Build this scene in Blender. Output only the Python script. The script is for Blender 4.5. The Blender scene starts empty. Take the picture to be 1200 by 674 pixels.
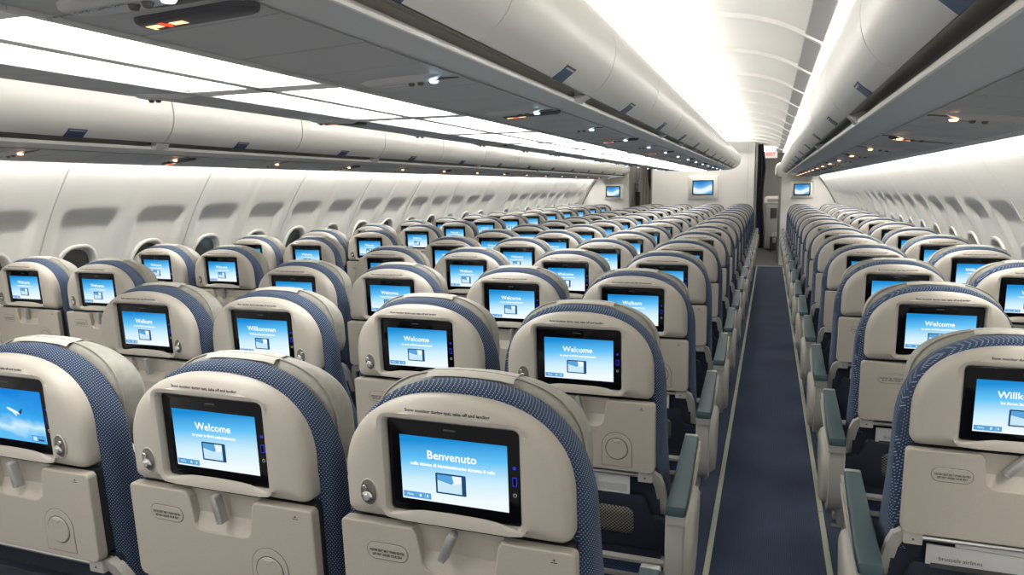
import bpy, bmesh, math, random
from math import sin, cos, pi, radians, hypot
from mathutils import Vector, Matrix
random.seed(7)
SC = bpy.context.scene
COL = SC.collection
CAMX, CAMZ = 1.287, 1.563

# ------------------------------------------------------------------ materials
def mat(name, col, rough=0.5, metal=0.0, spec=0.5, coat=0.0):
    m = bpy.data.materials.new(name); m.use_nodes = True
    b = m.node_tree.nodes['Principled BSDF']
    b.inputs['Base Color'].default_value = (*col, 1)
    b.inputs['Roughness'].default_value = rough
    b.inputs['Metallic'].default_value = metal
    b.inputs['Specular IOR Level'].default_value = spec
    b.inputs['Coat Weight'].default_value = coat
    return m
def N(m, t, **kw):
    n = m.node_tree.nodes.new(t)
    for k, v in kw.items(): setattr(n, k, v)
    return n
def L(m, a, b): m.node_tree.links.new(a, b)
def bsdf(m): return m.node_tree.nodes['Principled BSDF']
def math_node(m, op, a, b=None):
    n = N(m, 'ShaderNodeMath', operation=op)
    for i, v in enumerate((a, b)):
        if v is None: continue
        if isinstance(v, (int, float)): n.inputs[i].default_value = v
        else: L(m, v, n.inputs[i])
    return n.outputs[0]
def ramp(m, fac, stops):
    n = N(m, 'ShaderNodeValToRGB')
    e = n.color_ramp.elements
    while len(e) < len(stops): e.new(0.5)
    for i, (p, c) in enumerate(stops):
        e[i].position = p; e[i].color = (*c, 1)
    L(m, fac, n.inputs[0]); return n.outputs[0]
def speckle(m, c0, c1, scale=400, lo=0.45, hi=0.6, bump=0.0):
    tc = N(m, 'ShaderNodeTexCoord'); no = N(m, 'ShaderNodeTexNoise')
    no.inputs['Scale'].default_value = scale; no.inputs['Detail'].default_value = 2
    L(m, tc.outputs['Object'], no.inputs['Vector'])
    c = ramp(m, no.outputs['Fac'], [(lo, c0), (hi, c1)])
    L(m, c, bsdf(m).inputs['Base Color'])
    if bump:
        bp = N(m, 'ShaderNodeBump'); bp.inputs['Strength'].default_value = bump
        bp.inputs['Distance'].default_value = 0.001
        L(m, no.outputs['Fac'], bp.inputs['Height']); L(m, bp.outputs[0], bsdf(m).inputs['Normal'])
def emit(name, col, s):
    m = bpy.data.materials.new(name); m.use_nodes = True
    nt = m.node_tree; nt.nodes.clear()
    o = nt.nodes.new('ShaderNodeOutputMaterial'); e = nt.nodes.new('ShaderNodeEmission')
    e.inputs[0].default_value = (*col, 1); e.inputs[1].default_value = s
    nt.links.new(e.outputs[0], o.inputs[0]); return m

M = {}
M['shell'] = mat('beige_shell', (0.47, 0.425, 0.36), 0.42)
speckle(M['shell'], (0.435, 0.400, 0.345), (0.468, 0.432, 0.375), 900, 0.4, 0.6)
M['tray'] = mat('beige_tray', (0.51, 0.455, 0.385), 0.48)
speckle(M['tray'], (0.395, 0.358, 0.302), (0.428, 0.390, 0.332), 700, 0.4, 0.6)
M['arm'] = mat('armrest_shell', (0.47, 0.45, 0.405), 0.4)
M['groove'] = mat('dark_groove', (0.10, 0.09, 0.08), 0.7)
M['hookrec_shade'] = mat('hook_recess_shade', (0.13, 0.12, 0.10), 0.5)  # shade inside the hook's oval recess, painted as a dark beige
M['seam'] = mat('seam_brown', (0.11, 0.098, 0.08), 0.6)
M['leather'] = mat('headrest_leather', (0.40, 0.385, 0.34), 0.55)
speckle(M['leather'], (0.29, 0.278, 0.24), (0.33, 0.318, 0.275), 60, 0.35, 0.65, 0.3)
M['cover'] = mat('headrest_cover', (0.50, 0.485, 0.43), 0.75)
M['pad'] = mat('armrest_pad', (0.030, 0.053, 0.062), 0.45, 0, 0.25)
M['metal'] = mat('brushed_metal', (0.62, 0.61, 0.58), 0.33, 0.75)
M['chrome'] = mat('chrome', (0.75, 0.75, 0.75), 0.18, 1.0)
M['latch'] = mat('latch_grey', (0.36, 0.36, 0.345), 0.35, 0.4)
M['ink'] = mat('ink', (0.03, 0.03, 0.03), 0.8)
M['bezel'] = mat('monitor_bezel', (0.002, 0.002, 0.003), 0.10, 0, 0.18)
M['plastic_dark'] = mat('dark_plastic', (0.035, 0.035, 0.04), 0.5)
M['paper'] = mat('paper', (0.50, 0.50, 0.49), 0.5)
M['paper_white'] = mat('paper_white', (0.75, 0.75, 0.73), 0.6)
M['pillow'] = mat('pillow_cotton', (0.85, 0.86, 0.85), 0.9)
M['cabin'] = mat('cabin_white', (0.80, 0.78, 0.72), 0.45)
M['wallp'] = mat('sidewall_white', (0.86, 0.84, 0.78), 0.5)
M['bin'] = mat('bin_white', (0.84, 0.82, 0.765), 0.3, 0, 0.5)
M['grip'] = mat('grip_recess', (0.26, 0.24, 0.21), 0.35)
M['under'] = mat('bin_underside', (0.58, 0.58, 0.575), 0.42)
M['lip'] = mat('lip_white', (0.88, 0.86, 0.82), 0.3)
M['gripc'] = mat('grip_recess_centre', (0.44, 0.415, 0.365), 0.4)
M['psu'] = mat('service_panel_grey', (0.42, 0.42, 0.42), 0.5)
M['psu2'] = mat('service_pod_grey', (0.5, 0.5, 0.5), 0.4)
M['tag'] = mat('blue_tag', (0.025, 0.045, 0.105), 0.35)
M['ceil'] = mat('ceiling_white', (0.84, 0.82, 0.77), 0.55)
M['bulk'] = mat('bulkhead_white', (0.84, 0.82, 0.77), 0.5)
M['glass'] = mat('window_glass', (0.07, 0.07, 0.068), 0.12, 0, 0.6)
M['strip'] = mat('path_strip', (0.58, 0.60, 0.47), 0.5)
M['curtain'] = mat('curtain_black', (0.012, 0.014, 0.02), 0.9)
M['drape'] = mat('drape_beige', (0.33, 0.31, 0.26), 0.9)
M['galley'] = mat('galley_grey', (0.32, 0.31, 0.29), 0.4)
M['galley_dark'] = mat('galley_dark', (0.05, 0.05, 0.05), 0.4)
M['galleyfloor'] = mat('galley_floor', (0.10, 0.10, 0.10), 0.5)
M['exitred'] = emit('exit_red', (1.0, 0.10, 0.05), 1.2)
M['exitwhite'] = emit('exit_white', (1.0, 0.93, 0.88), 0.85)
M['light'] = emit('light_diffuser', (1.0, 0.985, 0.95), 9.0)
M['cove'] = emit('cove_light', (1.0, 0.985, 0.95), 40.0)
M['cove_up'] = emit('cove_light_up', (1.0, 0.985, 0.95), 75.0)
M['wash'] = emit('wash_light', (1.0, 0.98, 0.93), 75.0)
M['read_cool'] = emit('reading_light_cool', (0.55, 0.75, 1.0), 6.0)
M['read_warm'] = emit('reading_light_warm', (1.0, 0.55, 0.30), 5.0)
M['sign_amber'] = emit('sign_amber', (1.0, 0.62, 0.30), 2.2)
M['sign_red'] = emit('sign_red', (1.0, 0.06, 0.03), 2.0)
M['txt'] = emit('screen_white', (1, 1, 1), 1.15)
M['led'] = emit('led_blue', (0.06, 0.08, 1.0), 0.55)
M['scr_ink'] = emit('screen_ink', (0.02, 0.09, 0.22), 0.8)
M['scr_pale'] = emit('screen_pale', (0.62, 0.86, 1.0), 0.95)
M['scr_mid'] = emit('screen_mid', (0.12, 0.42, 0.80), 0.9)
M['scr_page'] = emit('screen_page', (0.85, 0.95, 1.0), 1.0)

# navy cloth with pale woven dots
def weave(name, base, dot, k=1100.0, thr=0.55):
    m = mat(name, base, 0.9)
    tc = N(m, 'ShaderNodeTexCoord'); sx = N(m, 'ShaderNodeSeparateXYZ')
    L(m, tc.outputs['Object'], sx.inputs[0])
    x, y, z = sx.outputs
    u = math_node(m, 'MULTIPLY', math_node(m, 'ADD', x, y), k)
    v = math_node(m, 'MULTIPLY', math_node(m, 'ADD', z, math_node(m, 'MULTIPLY', y, 0.6)), k)
    s = math_node(m, 'MULTIPLY', math_node(m, 'SINE', u), math_node(m, 'SINE', v))
    c = ramp(m, s, [(thr, base), (min(0.99, thr + 0.12), dot)])
    L(m, c, bsdf(m).inputs['Base Color'])
    return m
M['cloth'] = weave('navy_cloth', (0.010, 0.023, 0.060), (0.30, 0.39, 0.50), 780.0, 0.62)
M['cushion'] = weave('blue_cushion', (0.028, 0.062, 0.20), (0.16, 0.24, 0.42), 700, 0.4)
M['pocket'] = weave('pocket_cloth', (0.006, 0.009, 0.020), (0.030, 0.042, 0.07), 1500, 0.5)
# net of the literature pocket
def net():
    m = mat('pocket_net', (0.02, 0.02, 0.02), 0.8)
    tc = N(m, 'ShaderNodeTexCoord'); sx = N(m, 'ShaderNodeSeparateXYZ')
    L(m, tc.outputs['Object'], sx.inputs[0]); x, y, z = sx.outputs
    a = math_node(m, 'SINE', math_node(m, 'MULTIPLY', math_node(m, 'ADD', x, z), 300))
    b = math_node(m, 'SINE', math_node(m, 'MULTIPLY', math_node(m, 'SUBTRACT', x, z), 300))
    s = math_node(m, 'MULTIPLY', a, b)
    s = math_node(m, 'ABSOLUTE', s)
    L(m, ramp(m, s, [(0.15, (0.25, 0.24, 0.19)), (0.35, (0.010, 0.010, 0.010))]), bsdf(m).inputs['Base Color'])
    return m
M['net'] = net()
# carpet
def carpet():
    m = mat('navy_carpet', (0.03, 0.045, 0.09), 0.95)
    tc = N(m, 'ShaderNodeTexCoord'); sx = N(m, 'ShaderNodeSeparateXYZ')
    L(m, tc.outputs['Object'], sx.inputs[0]); x, y, z = sx.outputs
    s = math_node(m, 'SINE', math_node(m, 'MULTIPLY', x, 780))
    no = N(m, 'ShaderNodeTexNoise'); no.inputs['Scale'].default_value = 260
    L(m, tc.outputs['Object'], no.inputs['Vector'])
    big = N(m, 'ShaderNodeTexNoise'); big.inputs['Scale'].default_value = 2.2
    L(m, tc.outputs['Object'], big.inputs['Vector'])
    f = math_node(m, 'ADD', math_node(m, 'MULTIPLY', s, 0.22), no.outputs['Fac'])
    f = math_node(m, 'ADD', f, math_node(m, 'MULTIPLY', math_node(m, 'SUBTRACT', big.outputs['Fac'], 0.5), 0.5))
    L(m, ramp(m, f, [(0.15, (0.009, 0.013, 0.030)), (0.85, (0.036, 0.053, 0.105))]), bsdf(m).inputs['Base Color'])
    return m
M['carpet'] = carpet()
# seat screen: blue at the top fading to a pale lower half (display content)
def screen_mat(name, tv=False):
    m = bpy.data.materials.new(name); m.use_nodes = True
    nt = m.node_tree; nt.nodes.clear()
    o = nt.nodes.new('ShaderNodeOutputMaterial'); e = nt.nodes.new('ShaderNodeEmission')
    L(m, e.outputs[0], o.inputs[0])
    uv = N(m, 'ShaderNodeTexCoord'); sx = N(m, 'ShaderNodeSeparateXYZ')
    L(m, uv.outputs['UV'], sx.inputs[0]); x, y, z = sx.outputs
    f = math_node(m, 'ADD', math_node(m, 'MULTIPLY', y, 0.88), math_node(m, 'MULTIPLY', x, -0.12))
    if tv:
        wv = math_node(m, 'MULTIPLY', math_node(m, 'SINE', math_node(m, 'MULTIPLY', x, 4.5)), 0.16)
        f = math_node(m, 'ADD', y, wv)
        c = ramp(m, f, [(0.0, (0.10, 0.45, 0.85)), (0.22, (0.85, 0.95, 1.0)), (0.5, (0.80, 0.93, 1.0)), (0.62, (0.18, 0.50, 0.88)), (1.0, (0.03, 0.25, 0.62))])
    else:
        c = ramp(m, f, [(0.0, (0.88, 0.97, 1.0)), (0.26, (0.62, 0.87, 1.0)), (0.54, (0.13, 0.55, 0.93)), (0.80, (0.012, 0.27, 0.68))])
    L(m, c, e.inputs[0]); e.inputs[1].default_value = 1.0
    return m
M['screen'] = screen_mat('seat_screen'); M['tv'] = screen_mat('bulkhead_screen', True)
def sky_screen():
    m = bpy.data.materials.new('flight_screen'); m.use_nodes = True
    nt = m.node_tree; nt.nodes.clear()
    o = nt.nodes.new('ShaderNodeOutputMaterial'); e = nt.nodes.new('ShaderNodeEmission')
    L(m, e.outputs[0], o.inputs[0])
    uv = N(m, 'ShaderNodeTexCoord'); no = N(m, 'ShaderNodeTexNoise'); no.inputs['Scale'].default_value = 2.5
    L(m, uv.outputs['UV'], no.inputs['Vector']); sx = N(m, 'ShaderNodeSeparateXYZ'); L(m, uv.outputs['UV'], sx.inputs[0])
    f = math_node(m, 'ADD', sx.outputs[1], math_node(m, 'MULTIPLY', math_node(m, 'SUBTRACT', no.outputs['Fac'], 0.5), 0.5))
    L(m, ramp(m, f, [(0.1, (0.12, 0.52, 0.92)), (0.27, (0.60, 0.86, 1.0)), (0.45, (0.05, 0.42, 0.88)), (1.0, (0.01, 0.22, 0.72))]), e.inputs[0])
    return m
M['flight'] = sky_screen()

# ------------------------------------------------------------------ object helpers
def new_mesh(name, verts, faces, mats, smooth=True, fm=None, ang=35, big=None):
    me = bpy.data.meshes.new(name)
    me.from_pydata([tuple(v) for v in verts], [], faces)
    for m_ in (mats if isinstance(mats, (list, tuple)) else [mats]): me.materials.append(m_)
    if fm:
        for p, i in zip(me.polygons, fm): p.material_index = i
    bm = bmesh.new(); bm.from_mesh(me)
    bmesh.ops.recalc_face_normals(bm, faces=bm.faces)
    for f in bm.faces: f.smooth = smooth
    if smooth:
        for e in bm.edges:
            if len(e.link_faces) == 2 and (e.calc_face_angle(0) > radians(ang) or (big and max(f.calc_area() for f in e.link_faces) > big)): e.smooth = False
    bm.to_mesh(me); bm.free()
    return me
class MB:
    """collects the shapes of ONE mesh"""
    def __init__(s): s.v = []; s.f = []; s.m = []; s.mats = []
    def mi(s, m):
        if m not in s.mats: s.mats.append(m)
        return s.mats.index(m)
    def add(s, vs, fs, m):
        o = len(s.v); s.v += [Vector(v) for v in vs]; k = s.mi(m)
        for f in fs: s.f.append(tuple(i + o for i in f)); s.m.append(k)
        return s
    def box(s, x0, x1, y0, y1, z0, z1, m, bev=0.0):
        bm = bmesh.new(); bmesh.ops.create_cube(bm, size=1)
        for v in bm.verts:
            v.co = Vector(((x0 + x1) / 2 + v.co.x * (x1 - x0), (y0 + y1) / 2 + v.co.y * (y1 - y0), (z0 + z1) / 2 + v.co.z * (z1 - z0)))
        if bev: bmesh.ops.bevel(bm, geom=list(bm.edges), offset=bev, segments=2, profile=0.6, affect='EDGES')
        return s.frombm(bm, m)
    def frombm(s, bm, m):
        bm.verts.index_update()
        s.add([v.co.copy() for v in bm.verts], [[v.index for v in f.verts] for f in bm.faces], m); bm.free(); return s
    def loft(s, rings, m, cap0=True, cap1=True, closed=True):
        n = len(rings[0]); vs = [p for r in rings for p in r]; fs = []
        for i in range(len(rings) - 1):
            for j in range(n if closed else n - 1):
                a = i * n + j; b = i * n + (j + 1) % n
                fs.append((a, b, b + n, a + n))
        if cap0: fs.append(tuple(range(n))[::-1])
        if cap1: fs.append(tuple((len(rings) - 1) * n + j for j in range(n)))
        return s.add(vs, fs, m)
    def tube(s, pts, r, m, seg=8, caps=True):
        pts = [Vector(p) for p in pts]; rings = []
        prev = None
        for i, p in enumerate(pts):
            d = (pts[min(i + 1, len(pts) - 1)] - pts[max(i - 1, 0)]).normalized()
            a = Vector((0, 0, 1)) if abs(d.z) < 0.9 else Vector((1, 0, 0))
            if prev is not None: a = prev
            u = d.cross(a).normalized(); w = u.cross(d).normalized(); prev = w
            rr = r[i] if isinstance(r, (list, tuple)) else r
            rings.append([p + u * (rr * cos(2 * pi * k / seg)) + w * (rr * sin(2 * pi * k / seg)) for k in range(seg)])
        return s.loft(rings, m, caps, caps)
    def build(s, name, smooth=True, ang=35, big=None): return new_mesh(name, s.v, s.f, s.mats, smooth, s.m, ang, big)

def link(name, me, parent=None):
    o = bpy.data.objects.new(name, me); COL.objects.link(o)
    if parent is not None: o.parent = parent
    return o
def tag(o, label=None, cat=None, group=None, kind=None):
    if label: o['label'] = label
    if cat: o['category'] = cat
    if group: o['group'] = group
    if kind: o['kind'] = kind
    return o
def thing(name, label, cat, loc=(0, 0, 0), group=None):
    o = bpy.data.objects.new(name, None); COL.objects.link(o); o.location = loc
    o.empty_display_size = 0.1
    return tag(o, label, cat, group)
def struct(name, me): return tag(link(name, me), kind='structure')
def copy_tree(o, parent=None):
    c = o.copy(); COL.objects.link(c)
    if parent is not None: c.parent = parent
    for ch in list(o.children): copy_tree(ch, c)
    return c

def rrect(x0, x1, z0, z1, r, seg=5):
    """rounded rectangle outline, counter-clockwise in (x,z); r = number or 4 radii (br, tr, tl, bl)"""
    rs = r if isinstance(r, (list, tuple)) else (r,) * 4
    cs = [(x1, z0, -90), (x1, z1, 0), (x0, z1, 90), (x0, z0, 180)]; out = []
    for (cx, cz, a0), q in zip(cs, rs):
        sx = -1 if cx == x1 else 1; sz = 1 if cz == z0 else -1
        for k in range(seg + 1):
            a = radians(a0 + 90 * k / seg)
            out.append((cx + sx * q + q * cos(a), cz + sz * q + q * sin(a)))
    return out
def inset(poly, d):
    n = len(poly); out = []
    for i in range(n):
        p0, p1, p2 = Vector(poly[i - 1]), Vector(poly[i]), Vector(poly[(i + 1) % n])
        a = (p1 - p0); b = (p2 - p1)
        if a.length < 1e-7: a = b
        if b.length < 1e-7: b = a
        na = Vector((-a.y, a.x)).normalized(); nb = Vector((-b.y, b.x)).normalized()
        nn = (na + nb); nn = nn / max(0.5, nn.length_squared / 2) if nn.length > 1e-6 else na
        q = p1 + nn * d; out.append((q.x, q.y))
    return out
def plate(mb, poly, y0, y1, m, bev=0.004):
    """solid plate, (x,z) outline, from y0 (hidden side) to y1 (seen side, bevelled)"""
    s = 1 if y1 > y0 else -1
    rings = [[(x, y0, z) for x, z in poly], [(x, y1 - s * bev, z) for x, z in poly]]
    rings.append([(x, y1 - s * bev * 0.3, z) for x, z in inset(poly, bev * 0.3)])
    rings.append([(x, y1, z) for x, z in inset(poly, bev)])
    mb.loft(rings, m); return mb

def text_mesh(name, body, size, m, align='CENTER', spacing=1.0, line=1.0, bold=0.0):
    """flat lettering in the x-z plane, facing -y"""
    cu = bpy.data.curves.new(name, 'FONT'); cu.body = body; cu.size = size
    cu.align_x = align; cu.align_y = 'CENTER'; cu.space_line = line; cu.space_character = spacing
    cu.resolution_u = 2; cu.offset = size * bold
    ob = bpy.data.objects.new(name, cu); COL.objects.link(ob)
    dg = bpy.context.evaluated_depsgraph_get(); dg.update()
    me = bpy.data.meshes.new_from_object(ob.evaluated_get(dg)); me.name = name
    bpy.data.objects.remove(ob)
    for v in me.vertices: v.co = Vector((v.co.x, 0, v.co.y))
    me.materials.clear(); me.materials.append(m)
    return me
def move_mesh(me, dx, dy, dz, rot=None):
    if rot is not None: me.transform(rot)
    me.transform(Matrix.Translation((dx, dy, dz))); return me
def join_text(mb, me, m):
    mb.add([v.co.copy() for v in me.vertices], [list(p.vertices) for p in me.polygons], m)

# ------------------------------------------------------------------ the seat
def arch(w, zt, zb, zs, n=2.4, seg=18, rb=0.02):
    """outline ccw (x,z): flat bottom with rounded corners, straight sides up to zs, superelliptic top"""
    p = []
    for k in range(5):
        a = radians(-90 + 90 * k / 4); p.append((w - rb + rb * cos(a), zb + rb + rb * sin(a)))
    nn = 4
    for k in range(1, nn): p.append((w, zb + rb + (zs - zb - rb) * k / nn))
    for k in range(2 * seg + 1):
        t = pi * k / (2 * seg)
        c, s = cos(t), sin(t)
        p.append((w * math.copysign(abs(c) ** (2 / n), c), zs + (zt - zs) * s ** (2 / n)))
    for k in range(nn - 1, 0, -1): p.append((-w, zb + rb + (zs - zb - rb) * k / nn))
    for k in range(5):
        a = radians(180 + 90 * k / 4); p.append((-w + rb + rb * cos(a), zb + rb + rb * sin(a)))
    return p
TILT = 0.055
def tilt(me):
    for v in me.vertices: v.co.y -= (v.co.z - 1.085) * TILT * (1 if v.co.z > 0.72 else 0) + (0 if v.co.z > 0.72 else (0.72 - 1.085) * TILT)
    return me

def resample(poly, c, angs):
    out = []
    n = len(poly)
    for a in angs:
        d = (cos(a), sin(a)); best = None
        for i in range(n):
            x1, z1 = poly[i][0] - c[0], poly[i][1] - c[1]; x2, z2 = poly[(i + 1) % n][0] - c[0], poly[(i + 1) % n][1] - c[1]
            ex, ez = x2 - x1, z2 - z1; den = d[0] * ez - d[1] * ex
            if abs(den) < 1e-12: continue
            t = (x1 * ez - z1 * ex) / den; u = (x1 * d[1] - z1 * d[0]) / den
            if t > 0 and -1e-6 <= u <= 1 + 1e-6 and (best is None or t > best): best = t
        out.append((c[0] + d[0] * best, c[1] + d[1] * best))
    return out
MON = (-0.121, 0.127, 0.998, 1.172)
def make_housing():
    mb = MB(); c = (0.003, 1.085)
    out = arch(0.212, 1.214, 0.978, 1.045, 2.4)
    bot = [(-0.100, 0.978), (-0.085, 0.9805), (-0.070, 0.9865), (-0.050, 0.9895), (0.0, 0.9905), (0.060, 0.9895), (0.085, 0.9865), (0.100, 0.9805), (0.115, 0.978)]
    out = out + bot
    mon = rrect(MON[0], MON[1], MON[2], MON[3], 0.010, 3)
    angs = sorted(set([round(math.atan2(z - c[1], x - c[0]), 5) for x, z in out + mon]))
    aa = []
    for a in angs:
        if not aa or a - aa[-1] > 0.004: aa.append(a)
    O = lambda d: resample(inset(out, d) if d else out, c, aa)
    Mo = lambda d: resample(inset(mon, d) if d else mon, c, aa)
    R = lambda ps, y: [(x, y, z) for x, z in ps]
    rings = [R(O(0), 0.035), R(O(0), 0.0), R(O(0.003), -0.010), R(O(0.010), -0.018), R(O(0.0195), -0.022)]
    mid = [((a[0] + b[0]) / 2, (a[1] + b[1]) / 2) for a, b in zip(O(0.020), Mo(-0.010))]
    rings += [R(mid, -0.0265), R(Mo(-0.012), -0.027), R(Mo(-0.004), -0.025), R(Mo(0), -0.019), R(Mo(0.001), -0.008)]
    mb.loft(rings, M['shell'])
    return tilt(mb.build('monitor_housing'))
def oval(cx, cz, rx, rz, n=24): return [(cx + rx * cos(2 * pi * k / n), cz + rz * sin(2 * pi * k / n)) for k in range(n)]
def make_hook(s):
    mb = MB(); cx = s * 0.157; cz = 1.030
    o = oval(cx, cz, 0.0155, 0.024)
    rings = [[(x, -0.0268, z) for x, z in oval(cx, cz, 0.0185, 0.027)], [(x, -0.0285, z) for x, z in oval(cx, cz, 0.0165, 0.025)],
             [(x, -0.027, z) for x, z in o]]
    mb.loft(rings, M['shell'], cap0=True, cap1=False)
    mb.loft([[(x, -0.0272, z) for x, z in o], [(x, -0.0274, z) for x, z in oval(cx, cz, 0.0150, 0.0235)]], M['hookrec_shade'])
    def disc(px, pz, r, y0, y1, m):
        mb.loft([[(x, y0, z) for x, z in oval(px, pz, r, r, 16)], [(x, y1 + 0.001, z) for x, z in oval(px, pz, r, r, 16)],
                 [(x, y1, z) for x, z in oval(px, pz, r * 0.8, r * 0.8, 16)]], m)
    disc(cx, cz - 0.006, 0.0105, -0.027, -0.0345, M['chrome'])
    disc(cx, cz - 0.006, 0.0060, -0.034, -0.038, M['metal'])
    disc(cx + 0.006 * s, cz + 0.010, 0.0050, -0.027, -0.033, M['chrome'])
    return tilt(mb.build('coat_hook'))
def make_bezel():
    mb = MB()
    plate(mb, rrect(-0.1195, 0.1255, 0.9995, 1.1705, 0.008, 3), 0.004, -0.0135, M['bezel'], 0.003)
    mb.loft([[(x, -0.0136, z) for x, z in rrect(-0.012, 0.012, 1.1555, 1.1590, 0.0015, 2)], [(x, -0.0140, z) for x, z in rrect(-0.011, 0.011, 1.156, 1.1585, 0.001, 2)]], M['plastic_dark'])
    return tilt(mb.build('monitor'))
def make_screen(m, plane=False):
    verts = [(-0.0955, -0.0142, 1.0235), (0.1035, -0.0142, 1.0235), (0.1035, -0.0142, 1.142), (-0.0955, -0.0142, 1.142)]
    mb = MB(); mb.add(verts, [(0, 1, 2, 3)], m)
    y = -0.0146
    def q(pts, mm, dy=0.0): mb.add([(x, y - dy, z) for x, z in pts], [tuple(range(len(pts)))], mm)
    if not plane:
        # little tablet drawing
        q(rrect(-0.0300, 0.0270, 1.0410, 1.0790, 0.002, 2), M['scr_ink'])
        q([(-0.0265, 1.0440), (0.0190, 1.0440), (0.0190, 1.0760), (-0.0265, 1.0760)], M['scr_pale'], 0.0002)
        q([(-0.0265, 1.0660), (0.000, 1.0600), (0.004, 1.0640), (0.0015, 1.0760), (-0.0265, 1.0760)], M['scr_mid'], 0.0003)
        q([(0.0015, 1.0760), (0.004, 1.0640), (0.0060, 1.0600), (0.0190, 1.0640), (0.0190, 1.0760)], M['scr_page'], 0.0003)
        # menu bar
        q([(-0.0935, 1.0265), (-0.0400, 1.0265), (-0.0400, 1.0380), (-0.0935, 1.0380)], M['scr_mid'])
        q([(-0.0620, 1.0300), (-0.0590, 1.0300), (-0.0590, 1.0345), (-0.0620, 1.0345)], M['txt'], 0.0002)
        q([(-0.0480, 1.0300), (-0.0460, 1.0300), (-0.0460, 1.0345), (-0.0480, 1.0345)], M['txt'], 0.0002)
        q([(-0.0515, 1.0265), (-0.0510, 1.0265), (-0.0510, 1.0380), (-0.0515, 1.0380)], M['scr_pale'], 0.0002)
    else:
        T = lambda pts: [(0.022 + a * 0.9, 1.090 + b * 0.9) for a, b in pts]
        q(T([(-0.030, 0.0085), (-0.026, 0.0105), (-0.018, 0.0090), (0.010, 0.0005), (0.018, -0.0035), (0.010, -0.0048), (-0.006, -0.0035), (-0.024, 0.0040)]), M['scr_page'])
        q(T([(0.008, 0.0005), (0.021, 0.0100), (0.0235, 0.0095), (0.0185, -0.0035), (0.013, -0.0040)]), M['scr_ink'], 0.0002)
        q(T([(-0.012, -0.0010), (-0.001, -0.0100), (0.003, -0.0100), (0.000, -0.0025)]), M['scr_pale'], 0.0002)
        q([(0.060, 1.0265), (0.100, 1.0265), (0.100, 1.041), (0.060, 1.041)], M['scr_mid'])
        q([(0.064, 1.029), (0.075, 1.029), (0.075, 1.038), (0.064, 1.038)], M['scr_pale'], 0.0002)
        q([(0.080, 1.029), (0.096, 1.029), (0.096, 1.033), (0.080, 1.033)], M['scr_ink'], 0.0002)
    me = mb.build('screen', smooth=False)
    uvl = me.uv_layers.new(name='UVMap')
    for p in me.polygons:
        for li in p.loop_indices:
            co = me.vertices[me.loops[li].vertex_index].co
            uvl.data[li].uv = ((co.x + 0.0955) / 0.199, (co.z - 1.0235) / 0.1185)
    return tilt(me)
def make_greeting(a, b):
    mb = MB()
    t = text_mesh('t', a, 0.0215, M['txt'], bold=0.012); move_mesh(t, 0.002, -0.0149, 1.1095); join_text(mb, t, M['txt'])
    g = tilt(mb.build('greeting_text', smooth=False)); mb = MB()
    t = text_mesh('t', b, 0.0084, M['txt'], bold=0.03); move_mesh(t, 0.002, -0.0149, 1.0915); join_text(mb, t, M['txt'])
    u = tilt(mb.build('subtitle_text', smooth=False)); mb = MB()
    t = text_mesh('t', 'Menu', 0.0055, M['txt']); move_mesh(t, -0.080, -0.0149, 1.0325); join_text(mb, t, M['txt'])
    return g, u, tilt(mb.build('menu_text', smooth=False))
def make_buttons():
    res = []
    mb = MB(); mb.loft([[(x, -0.0134, z) for x, z in oval(0.1150, 1.1040, 0.0032, 0.0032, 12)], [(x, -0.0150, z) for x, z in oval(0.1150, 1.1040, 0.0026, 0.0026, 12)]], M['led']); res.append(tilt(mb.build('control_button')))
    mb = MB(); o = rrect(0.1110, 0.1190, 1.0720, 1.0880, 0.001, 2)
    mb.loft([[(x, -0.0134, z) for x, z in o], [(x, -0.0143, z) for x, z in o]], M['led'])
    o = inset(o, 0.0014); mb.loft([[(x, -0.0140, z) for x, z in o], [(x, -0.0147, z) for x, z in o]], M['bezel']); res.append(tilt(mb.build('control_button')))
    mb = MB(); mb.loft([[(x, -0.0134, z) for x, z in oval(0.1150, 1.0560, 0.0036, 0.0036, 12)], [(x, -0.0143, z) for x, z in oval(0.1150, 1.0560, 0.0036, 0.0036, 12)]], M['metal'])
    mb.loft([[(x, -0.0140, z) for x, z in oval(0.1150, 1.0560, 0.002, 0.002, 12)], [(x, -0.0147, z) for x, z in oval(0.1150, 1.0560, 0.002, 0.002, 12)]], M['bezel']); res.append(tilt(mb.build('control_button')))
    return res
def make_notice():
    t = text_mesh('notice_text', 'Stow monitor during taxi, take off and landing', 0.0076, M['ink'], bold=0.035)
    w = max(v.co.x for v in t.vertices) - min(v.co.x for v in t.vertices); k = 0.155 / w
    for v in t.vertices: v.co.x *= k
    move_mesh(t, 0.002, -0.02745, 1.1925); return tilt(t)
REC = (-0.072, 0.088, 0.894)
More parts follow.
